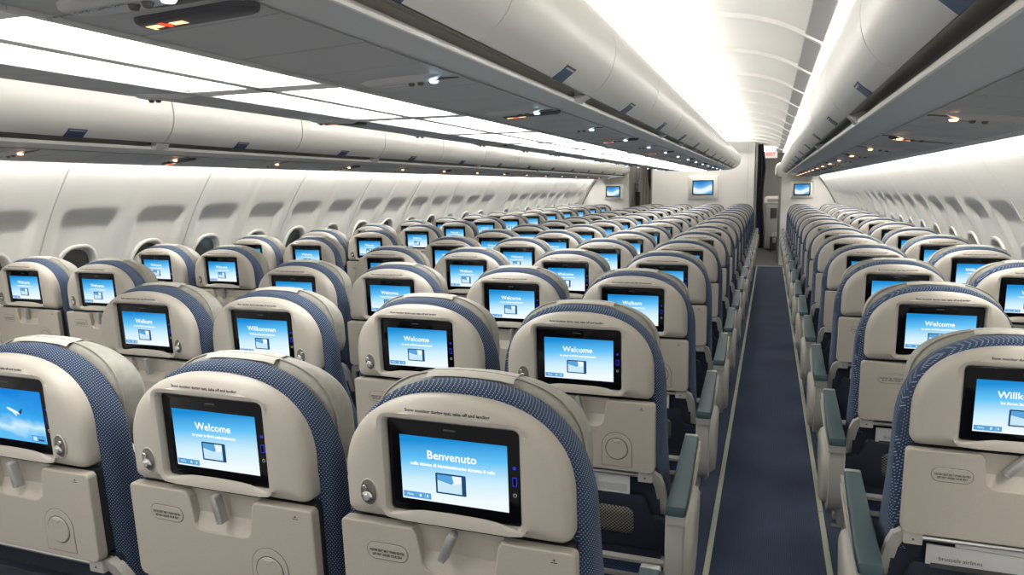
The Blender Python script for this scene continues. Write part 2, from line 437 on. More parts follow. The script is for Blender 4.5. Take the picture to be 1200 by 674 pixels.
def make_tray():
    mb = MB()
    x0, x1, z0, z1 = -0.221, 0.221, 0.766, 0.972
    a, b, zr = REC
    po = rrect(x0, x1, z0, z1, (0.018, 0.010, 0.010, 0.018), 4)
    # cut a notch into the top edge (outline runs ccw: br, tr, tl, bl)
    tr_end = 10
    notch = [(b + 0.004, z1), (b - 0.004, z1 - 0.010), (b - 0.012, zr + 0.012), (b - 0.020, zr + 0.003), (b - 0.034, zr), (a + 0.034, zr), (a + 0.020, zr + 0.003), (a + 0.012, zr + 0.012), (a + 0.004, z1 - 0.010), (a - 0.004, z1)]
    poly = po[:tr_end] + notch + po[tr_end:]
    bm = bmesh.new()
    vs = [bm.verts.new((x, -0.004, z)) for x, z in poly]; f = bm.faces.new(vs)
    r = bmesh.ops.extrude_face_region(bm, geom=[f])
    top = [g for g in r['geom'] if isinstance(g, bmesh.types.BMFace)][0]
    for v in top.verts: v.co.y = -0.026
    bmesh.ops.bevel(bm, geom=[e for e in top.edges], offset=0.0035, segments=2, profile=0.5, affect='EDGES')
    mb.frombm(bm, M['tray'])
    # sloping floor of the finger recess
    mb.add([(a - 0.004, -0.005, z1), (b + 0.004, -0.005, z1), (b + 0.0, -0.006, zr + 0.03), (a, -0.006, zr + 0.03), (b - 0.008, -0.024, zr - 0.001), (a + 0.008, -0.024, zr - 0.001)],
           [(0, 1, 2, 3), (3, 2, 4, 5)], M['tray'])
    mb.box(x0 + 0.01, x1 - 0.01, -0.004, 0.03, z0 + 0.01, z1 - 0.002, M['plastic_dark'])
    # stow arrow mark
    mb.add([(0.178, -0.0263, 0.951), (0.190, -0.0263, 0.951), (0.190, -0.0263, 0.9525), (0.178, -0.0263, 0.9525)], [(0, 1, 2, 3)], M['ink'])
    mb.add([(0.181, -0.0263, 0.955), (0.187, -0.0263, 0.955), (0.184, -0.0263, 0.959)], [(0, 1, 2)], M['ink'])
    return tilt(mb.build('tray_table', big=0.0006))
def make_latch(rot):
    mb = MB()
    plate(mb, rrect(-0.0075, 0.0075, -0.054, 0.006, (0.003, 0.007, 0.007, 0.003), 3), -0.020, -0.040, M['latch'], 0.003)
    mb.loft([[(x, -0.0395, z) for x, z in rrect(-0.0055, 0.0055, -0.052, -0.0485, 0.001, 2)], [(x, -0.0405, z) for x, z in rrect(-0.0055, 0.0055, -0.052, -0.0485, 0.001, 2)]], M['metal'])
    me = mb.build('tray_latch')
    me.transform(Matrix.Rotation(rot, 4, 'Y')); me.transform(Matrix.Translation((0.004, 0, 0.973)))
    return tilt(me)
def ringline(mb, poly, y, w, m):
    o = poly; i = inset(poly, w); n = len(poly)
    mb.add([(x, y, z) for x, z in o] + [(x, y, z) for x, z in i], [(k, (k + 1) % n, n + (k + 1) % n, n + k) for k in range(n)], m)
def make_placard():
    mb = MB(); o = rrect(-0.170, -0.086, 0.9005, 0.9355, 0.0170, 6)
    mb.loft([[(x, -0.0258, z) for x, z in o], [(x, -0.0266, z) for x, z in inset(o, 0.0008)]], M['seam'])
    o2 = inset(o, 0.0013); mb.loft([[(x, -0.0262, z) for x, z in o2], [(x, -0.0271, z) for x, z in inset(o2, 0.0008)]], M['tray'])
    t = text_mesh('t', 'FASTEN SEAT BELT WHEN SEATED\nLIFE VEST UNDER YOUR SEAT', 0.0066, M['ink'], line=1.15, bold=0.035)
    w = max(v.co.x for v in t.vertices) - min(v.co.x for v in t.vertices); k = 0.070 / w
    for v in t.vertices: v.co.x *= k
    move_mesh(t, -0.128, -0.0274, 0.9150); join_text(mb, t, M['ink'])
    return tilt(mb.build('placard', ang=30))
def make_cup():
    mb = MB(); cx, cz = 0.115, 0.832
    pl = [(0.072, 0.779), (0.159, 0.779)] + [(cx + 0.0435 * cos(t), cz + 0.006 + 0.0435 * sin(t)) for t in [pi * k / 16 for k in range(17)]]
    mb.loft([[(x, -0.0258, z) for x, z in pl], [(x, -0.0266, z) for x, z in inset(pl, 0.0006)]], M['seam'])
    p2 = inset(pl, 0.0013); mb.loft([[(x, -0.0262, z) for x, z in p2], [(x, -0.0274, z) for x, z in inset(p2, 0.001)]], M['tray'])
    mb.loft([[(x, -0.0272, z) for x, z in oval(cx, cz, 0.0330, 0.0330)], [(x, -0.0278, z) for x, z in oval(cx, cz, 0.0325, 0.0325)]], M['seam'])
    mb.loft([[(x, -0.0274, z) for x, z in oval(cx, cz, 0.0305, 0.0305)], [(x, -0.0300, z) for x, z in oval(cx, cz, 0.0290, 0.0290)]], M['tray'])
    hm = [(cx + 0.011 * cos(t), cz + 0.0265 + 0.011 * sin(t)) for t in [pi + pi * k / 10 for k in range(11)]]
    mb.loft([[(x, -0.0298, z) for x, z in hm], [(x, -0.0312, z) for x, z in inset(hm, 0.002)]], M['tray'])
    return tilt(mb.build('cup_holder', ang=30))
def make_backrest():
    mb = MB(); rings = []
    for y, dw, dz in ((0.018, -0.022, -0.020), (0.022, -0.008, -0.006), (0.031, 0.0, 0.0), (0.052, 0.0015, 0.003), (0.076, 0.001, 0.0), (0.089, -0.008, -0.010), (0.094, -0.028, -0.03)):
        o = arch(0.2370 + dw, 1.2270 + dz, 0.40 - dz * 0.5, 0.99, 2.35, rb=0.03)
        r = []
        for x, z in o:
            yy = y
            fl = max(0.0, 0.95 - z); 
            yy += fl * 0.42 * (y - 0.018) / 0.068
            if z < 0.74: yy += 0.22 * (0.74 - z)
            r.append((x, yy, z))
        rings.append(r)
    mb.loft(rings, M['cloth'])
    # stitched seam line round the cloth
    me = mb.build('backrest', ang=60)
    for v in me.vertices:
        # subdivided sides follow the tilt of the shell
        v.co.y -= (max(v.co.z, 0.72) - 1.085) * TILT
    return me
def make_headrest():
    mb = MB(); rings = []
    for y, dw, dz in ((0.081, -0.03, -0.03), (0.085, -0.008, -0.008), (0.097, 0.0, 0.0), (0.122, 0.001, -0.001), (0.139, -0.006, -0.009), (0.149, -0.03, -0.03)):
        o = arch(0.2080 + dw, 1.2330 + dz, 1.005 - dz, 1.09, 2.5, rb=0.035)
        rings.append([(x, y + 0.03 * (abs(x) / 0.21) ** 2 * (1 if y > 0.11 else 0.2) - (z - 1.085) * TILT, z) for x, z in o])
    mb.loft(rings, M['leather'])
    # piping
    o = arch(0.2090, 1.2345, 1.004, 1.09, 2.5, rb=0.035)
    pts = [(x, 0.098 - (z - 1.085) * TILT, z) for x, z in o]; mb.tube(pts + [pts[0]], 0.0022, M['leather'], 6, False)
    return mb.build('headrest', ang=60)
def make_hcover():
    mb = MB(); A = []; n = 15
    def prof(x, dz): 
        w, zt, zs = 0.208, 1.2330, 1.09
        return zs + (zt - zs) * (1 - (abs(x) / w) ** 2.5) ** (1 / 2.5) + dz
    rows = []
    for y, dz in ((0.076, -0.004), (0.084, 0.0025), (0.116, 0.0022), (0.131, -0.003), (0.145, -0.014), (0.1515, -0.06), (0.155, -0.12)):
        rows.append([(x, y + 0.03 * (abs(x) / 0.21) ** 2 * (1 if y > 0.11 else 0.2) - (prof(x, dz) - 1.085) * TILT, prof(x, dz) + 0.0006 * random.uniform(-1, 1)) for x in [-0.085 + 0.17 * k / n for k in range(n + 1)]])
    mb.loft(rows, M['cover'], False, False, closed=False)
    return mb.build('headrest_cover', ang=60)
def make_cushion():
    mb = MB(); rings = []
    for y, zt, zb, w in ((0.14, 0.44, 0.37, 0.20), (0.16, 0.465, 0.35, 0.222), (0.35, 0.468, 0.34, 0.226), (0.52, 0.475, 0.345, 0.226), (0.60, 0.462, 0.36, 0.220), (0.625, 0.43, 0.385, 0.19)):
        rings.append([(x, y, z) for x, z in rrect(-w, w, zb, zt, 0.03, 4)])
    mb.loft(rings, M['cushion']); return mb.build('seat_cushion', ang=60)
def make_trayarm():
    mb = MB()
    yb = 0.010
    mb.tube([(-0.185, yb - 0.012, 0.750), (0.185, yb - 0.012, 0.750)], 0.0065, M['metal'], 8)
    for s in (-1, 1):
        mb.box(*sorted((s * 0.172, s * 0.212)), yb - 0.024, yb + 0.006, 0.734, 0.763, M['arm'], 0.003)
        pts = [(s * 0.208, yb - 0.004, 0.752), (s * 0.221, yb + 0.002, 0.742), (s * 0.229, yb + 0.014, 0.715), (s * 0.234, yb + 0.035, 0.670), (s * 0.237, yb + 0.060, 0.610), (s * 0.238, yb + 0.085, 0.540)]
        rings = []
        for k, p in enumerate(pts):
            h = 0.013
            d = Vector(pts[min(k + 1, 5)]) - Vector(pts[max(k - 1, 0)]); d.normalize()
            nrm = Vector((1, 0, 0)) if k > 1 else Vector((0, 0, 1)) * s
            side = d.cross(Vector((0, 1, 0))).normalized()
            P = Vector(p)
            rings.append([P + side * h + Vector((0, -0.012, 0)), P - side * h + Vector((0, -0.012, 0)), P - side * h + Vector((0, 0.012, 0)), P + side * h + Vector((0, 0.012, 0))])
        mb.loft(rings, M['arm'])
        mb.loft([[(s * 0.192 + 0.003 * cos(t), yb - 0.0242, 0.747 + 0.003 * sin(t)) for t in [2 * pi * k / 8 for k in range(8)]], [(s * 0.192 + 0.002 * cos(t), yb - 0.0250, 0.747 + 0.002 * sin(t)) for t in [2 * pi * k / 8 for k in range(8)]]], M['groove'])
    me = mb.build('tray_arm_frame', ang=40)
    for v in me.vertices: v.co.y -= (max(v.co.z, 0.72) - 1.085) * TILT
    return me
def make_pocket():
    mb = MB()
    o = [(-0.250, 0.500), (0.250, 0.500), (0.250, 0.612), (0.205, 0.618), (0.192, 0.650), (0.190, 0.672), (0.180, 0.680), (-0.180, 0.680), (-0.190, 0.672), (-0.192, 0.650), (-0.205, 0.618), (-0.250, 0.612)]
    yo = 0.030
    rings = [[(x, yo + 0.03, z) for x, z in o], [(x, yo + 0.002, z) for x, z in o], [(x, yo, z) for x, z in inset(o, 0.004)]]
    mb.loft(rings, M['pocket'])
    o = rrect(-0.228, 0.228, 0.46, 0.768, 0.01, 3)
    mb.loft([[(x, 0.050, z) for x, z in o], [(x, 0.036, z) for x, z in o]], M['pocket'])
    me = mb.build('literature_pocket', ang=30)
    for v in me.vertices: v.co.y += max(0, 0.68 - v.co.z) * 0.25
    nb = MB(); o = rrect(-0.135, 0.155, 0.545, 0.640, 0.022, 5)
    nb.loft([[(x, yo + 0.002, z) for x, z in o], [(x, yo - 0.006, z) for x, z in inset(o, 0.004)], [(x, yo - 0.009, z) for x, z in inset(o, 0.02)]], M['net'], True, True)
    ns = nb.build('pocket_net', ang=60)
    for v in ns.vertices: v.co.y += max(0, 0.68 - v.co.z) * 0.25
    return me, ns
def make_frame():
    mb = MB()
    for y, z, r in ((0.10, 0.455, 0.016), (0.155, 0.375, 0.018), (0.52, 0.335, 0.018)):
        mb.tube([(-0.249, y, z), (0.249, y, z)], r, M['arm'], 8)
    mb.box(-0.21, 0.21, 0.16, 0.58, 0.318, 0.348, M['plastic_dark'], 0.005)
    mb.tube([(-0.24, 0.56, 0.30), (-0.235, 0.60, 0.10), (0.235, 0.60, 0.10), (0.24, 0.56, 0.30)], 0.008, M['metal'], 6)
    mb.box(-0.16, 0.02, 0.20, 0.42, 0.26, 0.32, M['plastic_dark'], 0.01)
    return mb.build('seat_frame', ang=40)
def make_leg(s):
    mb = MB(); x = s * 0.185
    for (ya, za), (yb, zb) in (((0.16, 0.36), (0.06, 0.03)), ((0.52, 0.32), (0.50, 0.03))):
        rings = []
        for t in (0, 0.5, 1):
            y = ya + (yb - ya) * t; z = za + (zb - za) * t; w = 0.024 - 0.006 * sin(pi * t)
            rings.append([(x - 0.013, y - w, z), (x + 0.013, y - w, z), (x + 0.013, y + w, z), (x - 0.013, y + w, z)])
        mb.loft(rings, M['arm'])
    mb.box(x - 0.016, x + 0.016, 0.02, 0.56, 0.0, 0.032, M['metal'], 0.004)
    return mb.build('leg', ang=40)
def make_mid_arm(s=-1):
    """slim armrest between two seats"""
    mb = MB(); xc = s * 0.253
    prof = [(0.085, 0.66), (0.12, 0.645), (0.24, 0.655), (0.40, 0.700), (0.425, 0.715), (0.43, 0.728), (0.42, 0.735), (0.10, 0.715), (0.08, 0.70)]
    ww = lambda y: 0.005 if y < 0.29 else 0.020
    prof = [(0.085, 0.66), (0.12, 0.645), (0.19, 0.650), (0.275, 0.663), (0.31, 0.672), (0.40, 0.700), (0.425, 0.715), (0.43, 0.728), (0.42, 0.735), (0.31, 0.727), (0.275, 0.724), (0.19, 0.720), (0.10, 0.715), (0.08, 0.70)]
    rings = [[(xc - ww(y), y, z) for y, z in prof], [(xc + ww(y), y, z) for y, z in prof]]
    mb.loft(rings, M['arm'])
    mb.loft([[(xc - 0.0065, 0.16 + 0.012 * cos(t), 0.685 + 0.012 * sin(t)) for t in [2 * pi * k / 14 for k in range(14)]], [(xc + 0.0065, 0.16 + 0.012 * cos(t), 0.685 + 0.012 * sin(t)) for t in [2 * pi * k / 14 for k in range(14)]]], M['chrome'])
    a = mb.build('armrest', ang=40)
    pb = MB(); rings = []
    for y, z, w, h in ((0.095, 0.718, 0.005, 0.006), (0.105, 0.722, 0.0065, 0.012), (0.27, 0.732, 0.0065, 0.014), (0.31, 0.735, 0.023, 0.015), (0.40, 0.744, 0.023, 0.014), (0.425, 0.744, 0.018, 0.008)):
        rings.append([(xc + x, y, z + q) for x, q in rrect(-w, w, -h * 0.6, h, 0.006, 3)])
    pb.loft(rings, M['pad']); return a, pb.build('armrest_pad', ang=50)
def make_aisle_arm(s=1):
    """wide armrest with teal pad over a rounded beige side shell, at a block's end"""
    mb = MB()
    # shell side profile (y,z), rounded belly
    prof = [(-0.085, 0.690), (-0.088, 0.600), (-0.082, 0.520), (-0.060, 0.462), (-0.020, 0.430), (0.030, 0.422), (0.080, 0.436), (0.120, 0.475), (0.150, 0.530), (0.170, 0.590), (0.185, 0.650), (0.195, 0.700)]
    def ring(x, k, dy=0.0):
        cy, cz = 0.05, 0.53
        return [(s * x, cy + (y - cy) * k + dy, cz + (z - cz) * k) for y, z in prof]
    rings = [ring(0.262, 0.97), ring(0.266, 1.0), ring(0.302, 1.0), ring(0.308, 0.985)]
    mb.loft(rings, M['arm'])
    # outboard cheek, bulging into the aisle
    ch = [(-0.030, 0.610), (-0.038, 0.550), (-0.028, 0.485), (0.000, 0.450), (0.040, 0.436), (0.090, 0.444), (0.130, 0.474), (0.165, 0.530), (0.195, 0.590), (0.215, 0.640), (0.200, 0.662), (0.120, 0.658), (0.00, 0.645)]
    def rc(x, k): return [(s * x, 0.09 + (y - 0.09) * k, 0.55 + (z - 0.55) * k) for y, z in ch]
    mb.loft([rc(0.290, 1.0), rc(0.316, 1.0), rc(0.325, 0.95), rc(0.330, 0.86), rc(0.331, 0.5)], M['arm'])
    # beam under the pad
    prof2 = [(-0.095, 0.668), (-0.02, 0.662), (0.16, 0.675), (0.33, 0.705), (0.365, 0.722), (0.372, 0.742), (0.36, 0.748), (0.16, 0.722), (-0.06, 0.698), (-0.098, 0.692)]
    mb.loft([[(s * 0.268, y, z) for y, z in prof2], [(s * 0.264, y * 0.995, z + 0.001) for y, z in prof2], [(s * 0.316, y * 0.995, z + 0.001) for y, z in prof2], [(s * 0.312, y, z) for y, z in prof2]], M['arm'])
    # lower bracket down to the seat frame
    mb.box(*sorted((s * 0.245, s * 0.268)), 0.02, 0.12, 0.36, 0.50, M['metal'], 0.005)
    a = mb.build('armrest', ang=40)
    pb = MB(); rings = []
    for y, z, w, h in ((-0.100, 0.700, 0.022, 0.008), (-0.094, 0.703, 0.0265, 0.016), (-0.02, 0.706, 0.027, 0.017), (0.12, 0.721, 0.0255, 0.017), (0.26, 0.741, 0.0235, 0.015), (0.345, 0.754, 0.022, 0.013)):
        rings.append([(s * (0.290 - 0.010 * max(0, y)) + x, y, z + q) for x, q in rrect(-w, w, -h * 0.7, h, 0.006, 3)])
    pb.loft(rings, M['pad'])
    rings = []
    for y, z, w, h in ((0.3452, 0.7545, 0.0222, 0.0132), (0.362, 0.756, 0.0215, 0.012), (0.372, 0.754, 0.018, 0.007)):
        rings.append([(s * (0.290 - 0.010 * max(0, y)) + x, y, z + q) for x, q in rrect(-w, w, -h * 0.7, h, 0.005, 3)])
    pb.loft(rings, M['metal'])
    return a, pb.build('armrest_pad', ang=50)

ME = dict(housing=make_housing(), hookL=make_hook(-1), hookR=make_hook(1), monitor=make_bezel(), screen=make_screen(M['screen']),
          flight=make_screen(M['flight'], True), buttons=make_buttons(), notice=make_notice(), tray=make_tray(), placard=make_placard(),
          cup=make_cup(), backrest=make_backrest(), headrest=make_headrest(), hcover=make_hcover(), cushion=make_cushion(),
          trayarm=make_trayarm(), frame=make_frame(), legs=(make_leg(-1), make_leg(1)), midarm=make_mid_arm(-1), armL=make_aisle_arm(-1), armR=make_aisle_arm(1))
ME['pocket'], ME['net'] = make_pocket()
ME['latch'] = {a: make_latch(radians(a)) for a in (0, -12, 24, 40)}
GREET = {'Welcome': ('Welcome', 'to your in-flight entertainment'), 'Benvenuto': ('Benvenuto', 'nella visione di intrattenimento durante il volo'),
         'Welkom': ('Welkom', 'in uw in-flight entertainment'), 'Willkommen': ('Willkommen', 'Sei Ihrem Bordentertainment')}
GM = {k: make_greeting(*v) for k, v in GREET.items()}

protos = {}
def seat_proto(hook, detail, arms):
    key = (hook, detail, arms)
    if key in protos: return copy_tree(protos[key])
    r = thing('passenger_seat', None, 'seat', group='airline seats in eight columns')
    h = link('monitor_housing', ME['housing'], r)
    if detail >= 1: link('notice_text', ME['notice'], h)
    link('coat_hook', ME['hookL' if hook < 0 else 'hookR'], h)
    m = link('monitor', ME['monitor'], r)
    s = link('screen', ME['screen'], m)
    if detail >= 2:
        for b in ME['buttons']: link('control_button', b, m)
    t = link('tray_table', ME['tray'], r)
    link('tray_latch', ME['latch'][0], t)
    if detail >= 1: link('placard', ME['placard'], t); link('cup_holder', ME['cup'], t)
    link('backrest', ME['backrest'], r); hr = link('headrest', ME['headrest'], r); link('headrest_cover', ME['hcover'], hr)
    link('seat_cushion', ME['cushion'], r); link('tray_arm_frame', ME['trayarm'], r)
    p = link('literature_pocket', ME['pocket'], r)
    if detail >= 1: link('pocket_net', ME['net'], p)
    link('seat_frame', ME['frame'], r)
    for lg in ME['legs']: link('leg', lg, r)
    for a in arms:
        am, pm = ME[{'m': 'midarm', 'l': 'armL', 'r': 'armR'}[a]]
        q = link('armrest', am, r); link('armrest_pad', pm, q)
    protos[key] = r
    return r
PITCH = 0.86
COLS = [('a1', -2.325, -1, 'l', 'left window column'), ('a2', -1.819, -1, 'mr', 'left block beside left aisle'),
        ('c1', -0.790, 1, 'l', 'centre block beside left aisle'), ('c2', -0.285, 1, 'm', 'centre block, second column from left aisle'),
        ('c3', 0.285, -1, 'm', 'centre block, second column from right aisle'), ('c4', 0.790, -1, 'mr', 'centre block beside right aisle'),
        ('g1', 1.819, 1, 'l', 'right block beside right aisle'), ('g2', 2.325, 1, 'mr', 'right window column')]
ORD = ['first', 'second', 'third', 'fourth', 'fifth', 'sixth', 'seventh', 'eighth', 'ninth', 'tenth', 'eleventh', 'twelfth', 'thirteenth', 'fourteenth', 'fifteenth', 'sixteenth', 'seventeenth', 'eighteenth']
special = {('c4', 0): 'Benvenuto', ('c1', 1): 'Welkom', ('c2', 1): 'Willkommen', ('c4', 2): 'Welkom', ('g1', 0): 'Willkommen', ('c2', 3): 'Welkom',
           ('g2', 3): 'Willkommen', ('c4', 3): 'Welkom', ('a1', 4): 'Welkom'}
latch_rot = {('c4', 0): 24, ('c4', 1): -12, ('c3', 0): -12, ('g1', 0): 40, ('c4', 2): 0, ('g1', 1): 24}
dz_fix = {'a': -0.009, 'g': 0.006, 'c': 0.0}
SEATS = {}
for cn, cx, hk, arms, phrase in COLS:
    side = cn[0] != 'c'
    k0, k1 = (0, 15) if side else (0, 16)
    if cn[0] == 'a': k0 = 1
    if cn == 'g2': k0 = 1
    if cn == 'c1': k0 = 1
    for k in range(k0, k1):
        y = (1.785 if side else 1.087) + PITCH * k
        d = 2 if y < 4.3 else (1 if y < 8.5 else 0)
        o = seat_proto(hk, d, arms)
        o.location = (cx, y, 0.0)
        if (cn, k) == ('c2', 0): o.location.x += 0.012
        word = special.get((cn, k), 'Welcome')
        plane = (cn, k) == ('c2', 0)
        for c in [c for m_ in o.children for c in m_.children if c.name.startswith(('greeting', 'subtitle', 'menu_'))]: bpy.data.objects.remove(c)
        mon = [c for c in o.children if c.name.startswith('monitor') and not c.name.startswith('monitor_h')][0]
        [c for c in mon.children if c.name.startswith('screen')][0].data = ME['flight' if plane else 'screen']
        if plane: pass
        elif d >= 1 or (cn, k) in special:
            link('greeting_text', GM[word][0], mon)
            if d >= 1: link('subtitle_text', GM[word][1], mon)
            if d >= 2: link('menu_text', GM[word][2], mon)
        tr = [c for c in o.children if c.name.startswith('tray_table')][0]
        la = [c for c in tr.children if c.name.startswith('tray_latch')][0]
        la.data = ME['latch'][latch_rot.get((cn, k), random.choice([0, 0, -12, 0]))]
        scr = 'screen showing aeroplane' if plane else ('screen reading ' + word if (cn, k) in special else None)
        kk = k - k0
        lab = ('%s row from camera, %s, navy seat' % (ORD[kk], phrase))
        if scr: lab = '%s row from camera, %s, %s' % (ORD[kk], phrase, scr)
        if (cn, k) == ('c4', 0): lab = 'largest navy and beige seat at bottom centre, screen reading Benvenuto'
        o['label'] = lab
        SEATS[(cn, k)] = o

# magazines standing in the pockets and white pillows left on seats
def magazine(loc, label, header=False):
    mb = MB()
    for i, (x0, x1, z1, y) in enumerate(((-0.10, 0.145, 0.738, 0.0), (-0.16, 0.05, 0.728, -0.006))):
        plate(mb, [(x0, 0.683), (x1, 0.683), (x1, z1), (x0, z1 + 0.004)], y + 0.004, y, M['paper_white' if i == 0 else 'paper'], 0.0008)
    r = thing('magazine', label, 'magazine', loc, 'magazines in the seat pockets')
    c = link('pages', mb.build('pages', ang=30), r)
    nb = MB(); nb.add([(0.055, -0.0015, 0.690), (0.138, -0.0015, 0.690), (0.138, -0.0015, 0.712), (0.055, -0.0015, 0.712)], [(0, 1, 2, 3)], M['paper'])
    nb.add([(-0.150, -0.0075, 0.676), (0.04, -0.0075, 0.676), (0.04, -0.0075, 0.688), (-0.150, -0.0075, 0.688)], [(0, 1, 2, 3)], M['ink'])
    t = text_mesh('t', 'brussels airlines', 0.014, M['ink']); move_mesh(t, -0.09, -0.0078, 0.7005); join_text(nb, t, M['ink'])
    link('cover_print', nb.build('cover_print', smooth=False), r)
for key, lab in ((('c4', 1), 'magazine in pocket of aisle seat directly ahead of Benvenuto seat'), (('g1', 0), 'magazine in pocket of nearest right-block aisle seat, bottom right corner'),
                 (('g1', 1), 'magazine in pocket of second right-block seat from camera beside aisle'), (('c4', 2), 'magazine in pocket of third centre-block seat from camera beside right aisle'),
                 (('g1', 2), 'magazine in pocket of third right-block seat from camera beside aisle')):
    p = SEATS[key].location
    magazine((p.x, p.y + 0.030, 0.0), lab)
def pillow(loc, rz, label, rx=0.0):
    mb = MB(); n = 12; rows = []
    for sgn in (1, -1):
        rows = []
        for i in range(n + 1):
            u = -1 + 2 * i / n; row = []
            for j in range(n + 1):
                v = -1 + 2 * j / n
                t = max(0, (1 - abs(u) ** 2.6)) ** 0.55 * max(0, (1 - abs(v) ** 2.6)) ** 0.55
                sx = 0.21 * (1 - 0.06 * (1 - v * v) * abs(u)); sz = 0.19 * (1 - 0.06 * (1 - u * u) * abs(v))
                row.append((u * sx, sgn * 0.055 * t + 0.004 * sin(6 * u + 4 * v) * t, v * sz))
            rows.append(row)
        mb.loft(rows, M['pillow'], False, False, closed=False)
    me = mb.build('pillow', ang=80)
    o = link('pillow', me); o.location = loc; o.rotation_euler = (rx, 0, rz)
    return tag(o, label, 'pillow', 'white pillows left on the seats')
for (cn, k), lab in ((('c3', 0), 'white pillow on seat glimpsed between Benvenuto seat and its left neighbour'), (('c2', 0), 'white pillow on seat glimpsed right of the seat showing an aeroplane')):
    p = SEATS[(cn, k)].location
    pillow((p.x + 0.02, p.y + 0.435, 0.672), 0.0, lab, radians(8))

# ------------------------------------------------------------------ cabin shell
Y0, Y1 = -0.55, 15.05
YM = 2.83; WP = 1.05 * 0.985   # panel module of the side walls and outboard bins
def wall_x(z):
    P = [(0.0, 2.47), (0.15, 2.53), (0.4, 2.60), (0.7, 2.62), (0.95, 2.575), (1.15, 2.50), (1.30, 2.43), (1.463, 2.34), (1.60, 2.25), (1.70, 2.175), (1.80, 2.10)]
    for (z0, x0), (z1, x1) in zip(P, P[1:]):
        if z <= z1: return x0 + (x1 - x0) * (z - z0) / (z1 - z0)
    return P[-1][1]
def smooth_wx(z): return (wall_x(z - 0.06) + wall_x(z) * 2 + wall_x(z + 0.06)) / 4 if z > 0.06 and z < 1.74 else wall_x(z)
def sstep(a, b, x):
    t = min(1, max(0, (x - a) / (b - a))); return t * t * (3 - 2 * t)
WZ = 1.065; WH = 0.182; WW = 0.126
blank = {12, 13}            # window bays without a window
def win_centres():
    out = []; i = 0
    y = YM - 3 * WP
    while y < Y1:
        for f in (0.25, 0.75):
            yc = y + WP * f
            if Y0 < yc < Y1 - 0.3: out.append((i, yc))
            i += 1
        y += WP
    return out
WINS = win_centres()
wc = {}
for i, yc in WINS: wc[i] = yc
BL = set(i for i, yc in WINS if 9.45 < yc < 10.0)
def make_wall(s):
    mb = MB()
    zs = [0.0, 0.08, 0.2, 0.35, 0.5, 0.65, 0.78] + [0.84 + 0.0185 * k for k in range(52)]
    zs = [z for z in zs if z <= 1.79]
    dy = WP / 44; ny = int((Y1 - Y0) / dy) + 1
    base = YM - 3 * WP
    j0 = math.floor((Y0 - base) / dy)
    ys = [base + dy * (j0 + j) for j in range(ny + 2)]
    k = -2
    while base + WP * k < Y1 + 1:
        ys += [base + WP * k + q for q in (-0.010, -0.0045, -0.0025, 0.0025, 0.0045, 0.010)]; k += 1
    ys = sorted(set(round(min(max(y, Y0), Y1 + 0.02), 5) for y in ys))
    V = []
    inside = []
    for y in ys:
        row = []; ins = []
        ph = ((y - base) % WP) / WP
        half = ph * 2 % 1.0
        wi = int(math.floor((y - base) / WP * 2 + 1e-6))
        dyw = (half - 0.5) * WP / 2
        seam = min(ph, 1 - ph) * WP
        for z in zs:
            x = smooth_wx(z)
            # seam groove with raised shoulders
            if seam < 0.003: x += 0.014
            x -= 0.008 * (1 - sstep(0.015, 0.075, seam)) * sstep(1.0, 1.15, z) 
            x -= 0.006 * (1 - sstep(0.0, 0.05, abs(ph - 0.5) * WP)) * sstep(1.0, 1.2, z)
            isw = wi in wc and wi not in BL
            d = 0
            if isw:
                # scooped recess above the window
                inx = 1 - sstep(0.155, 0.192, abs(dyw) + max(0, 0.03 * (z - 1.43) / 0.04))
                fz = max(0.0, min(1.0, (z - 1.02) / 0.44)) 
                top = 1 - sstep(1.375, 1.485, z)
                d = (0.008 + 0.024 * fz) * inx * top * sstep(0.95, 1.08, z)
                rr = (abs(dyw) / (WW - 0.004)) ** 2.6 + (abs(z - WZ) / (WH - 0.004)) ** 2.6
                ins.append(rr < 1)
            else: ins.append(False)
            row.append((s * (x + d), y, z))
        V.append(row); inside.append(ins)
    nz = len(zs); vs = [p for r in V for p in r]; fs = []
    for a in range(len(ys) - 1):
        for b in range(nz - 1):
            if inside[a][b] or inside[a + 1][b] or inside[a][b + 1] or inside[a + 1][b + 1]: continue
            fs.append((a * nz + b, a * nz + b + 1, (a + 1) * nz + b + 1, (a + 1) * nz + b))
    mb.add(vs, fs, M['wallp'])
    return mb.build('wall', ang=50)
struct('wall_left', make_wall(-1)); struct('wall_right', make_wall(1))
def sup(ry, rz, n=32, e=2.6):
    return [(ry * math.copysign(abs(cos(t)) ** (2 / e), cos(t)), rz * math.copysign(abs(sin(t)) ** (2 / e), sin(t))) for t in [2 * pi * k / n for k in range(n)]]
def make_window(s):
    sl = math.atan2(smooth_wx(WZ + 0.15) - smooth_wx(WZ - 0.15), 0.30)
    def P(dy, dz, out): # out = outboard offset
        return (s * (smooth_wx(WZ) + sl * dz + out), dy, dz)
    fr = MB(); W, H = WW, WH
    def rg(ky, kz, out): return [P(a, b, out) for a, b in sup(W + ky, H + kz)]
    fr.loft([rg(0.024, 0.024, 0.012), rg(0.020, 0.020, -0.003), rg(0.008, 0.008, -0.006), rg(0.000, 0.000, -0.002), rg(-0.004, -0.004, 0.02), rg(-0.010, -0.010, 0.040)], M['cabin'], False, False)
    pn = MB(); pn.loft([rg(-0.008, -0.008, 0.038), rg(-0.008, -0.008, 0.044)], M['glass'])
    return fr.build('window_frame', ang=50), pn.build('window_pane', ang=50)
wm = {-1: make_window(-1), 1: make_window(1)}
n = 1
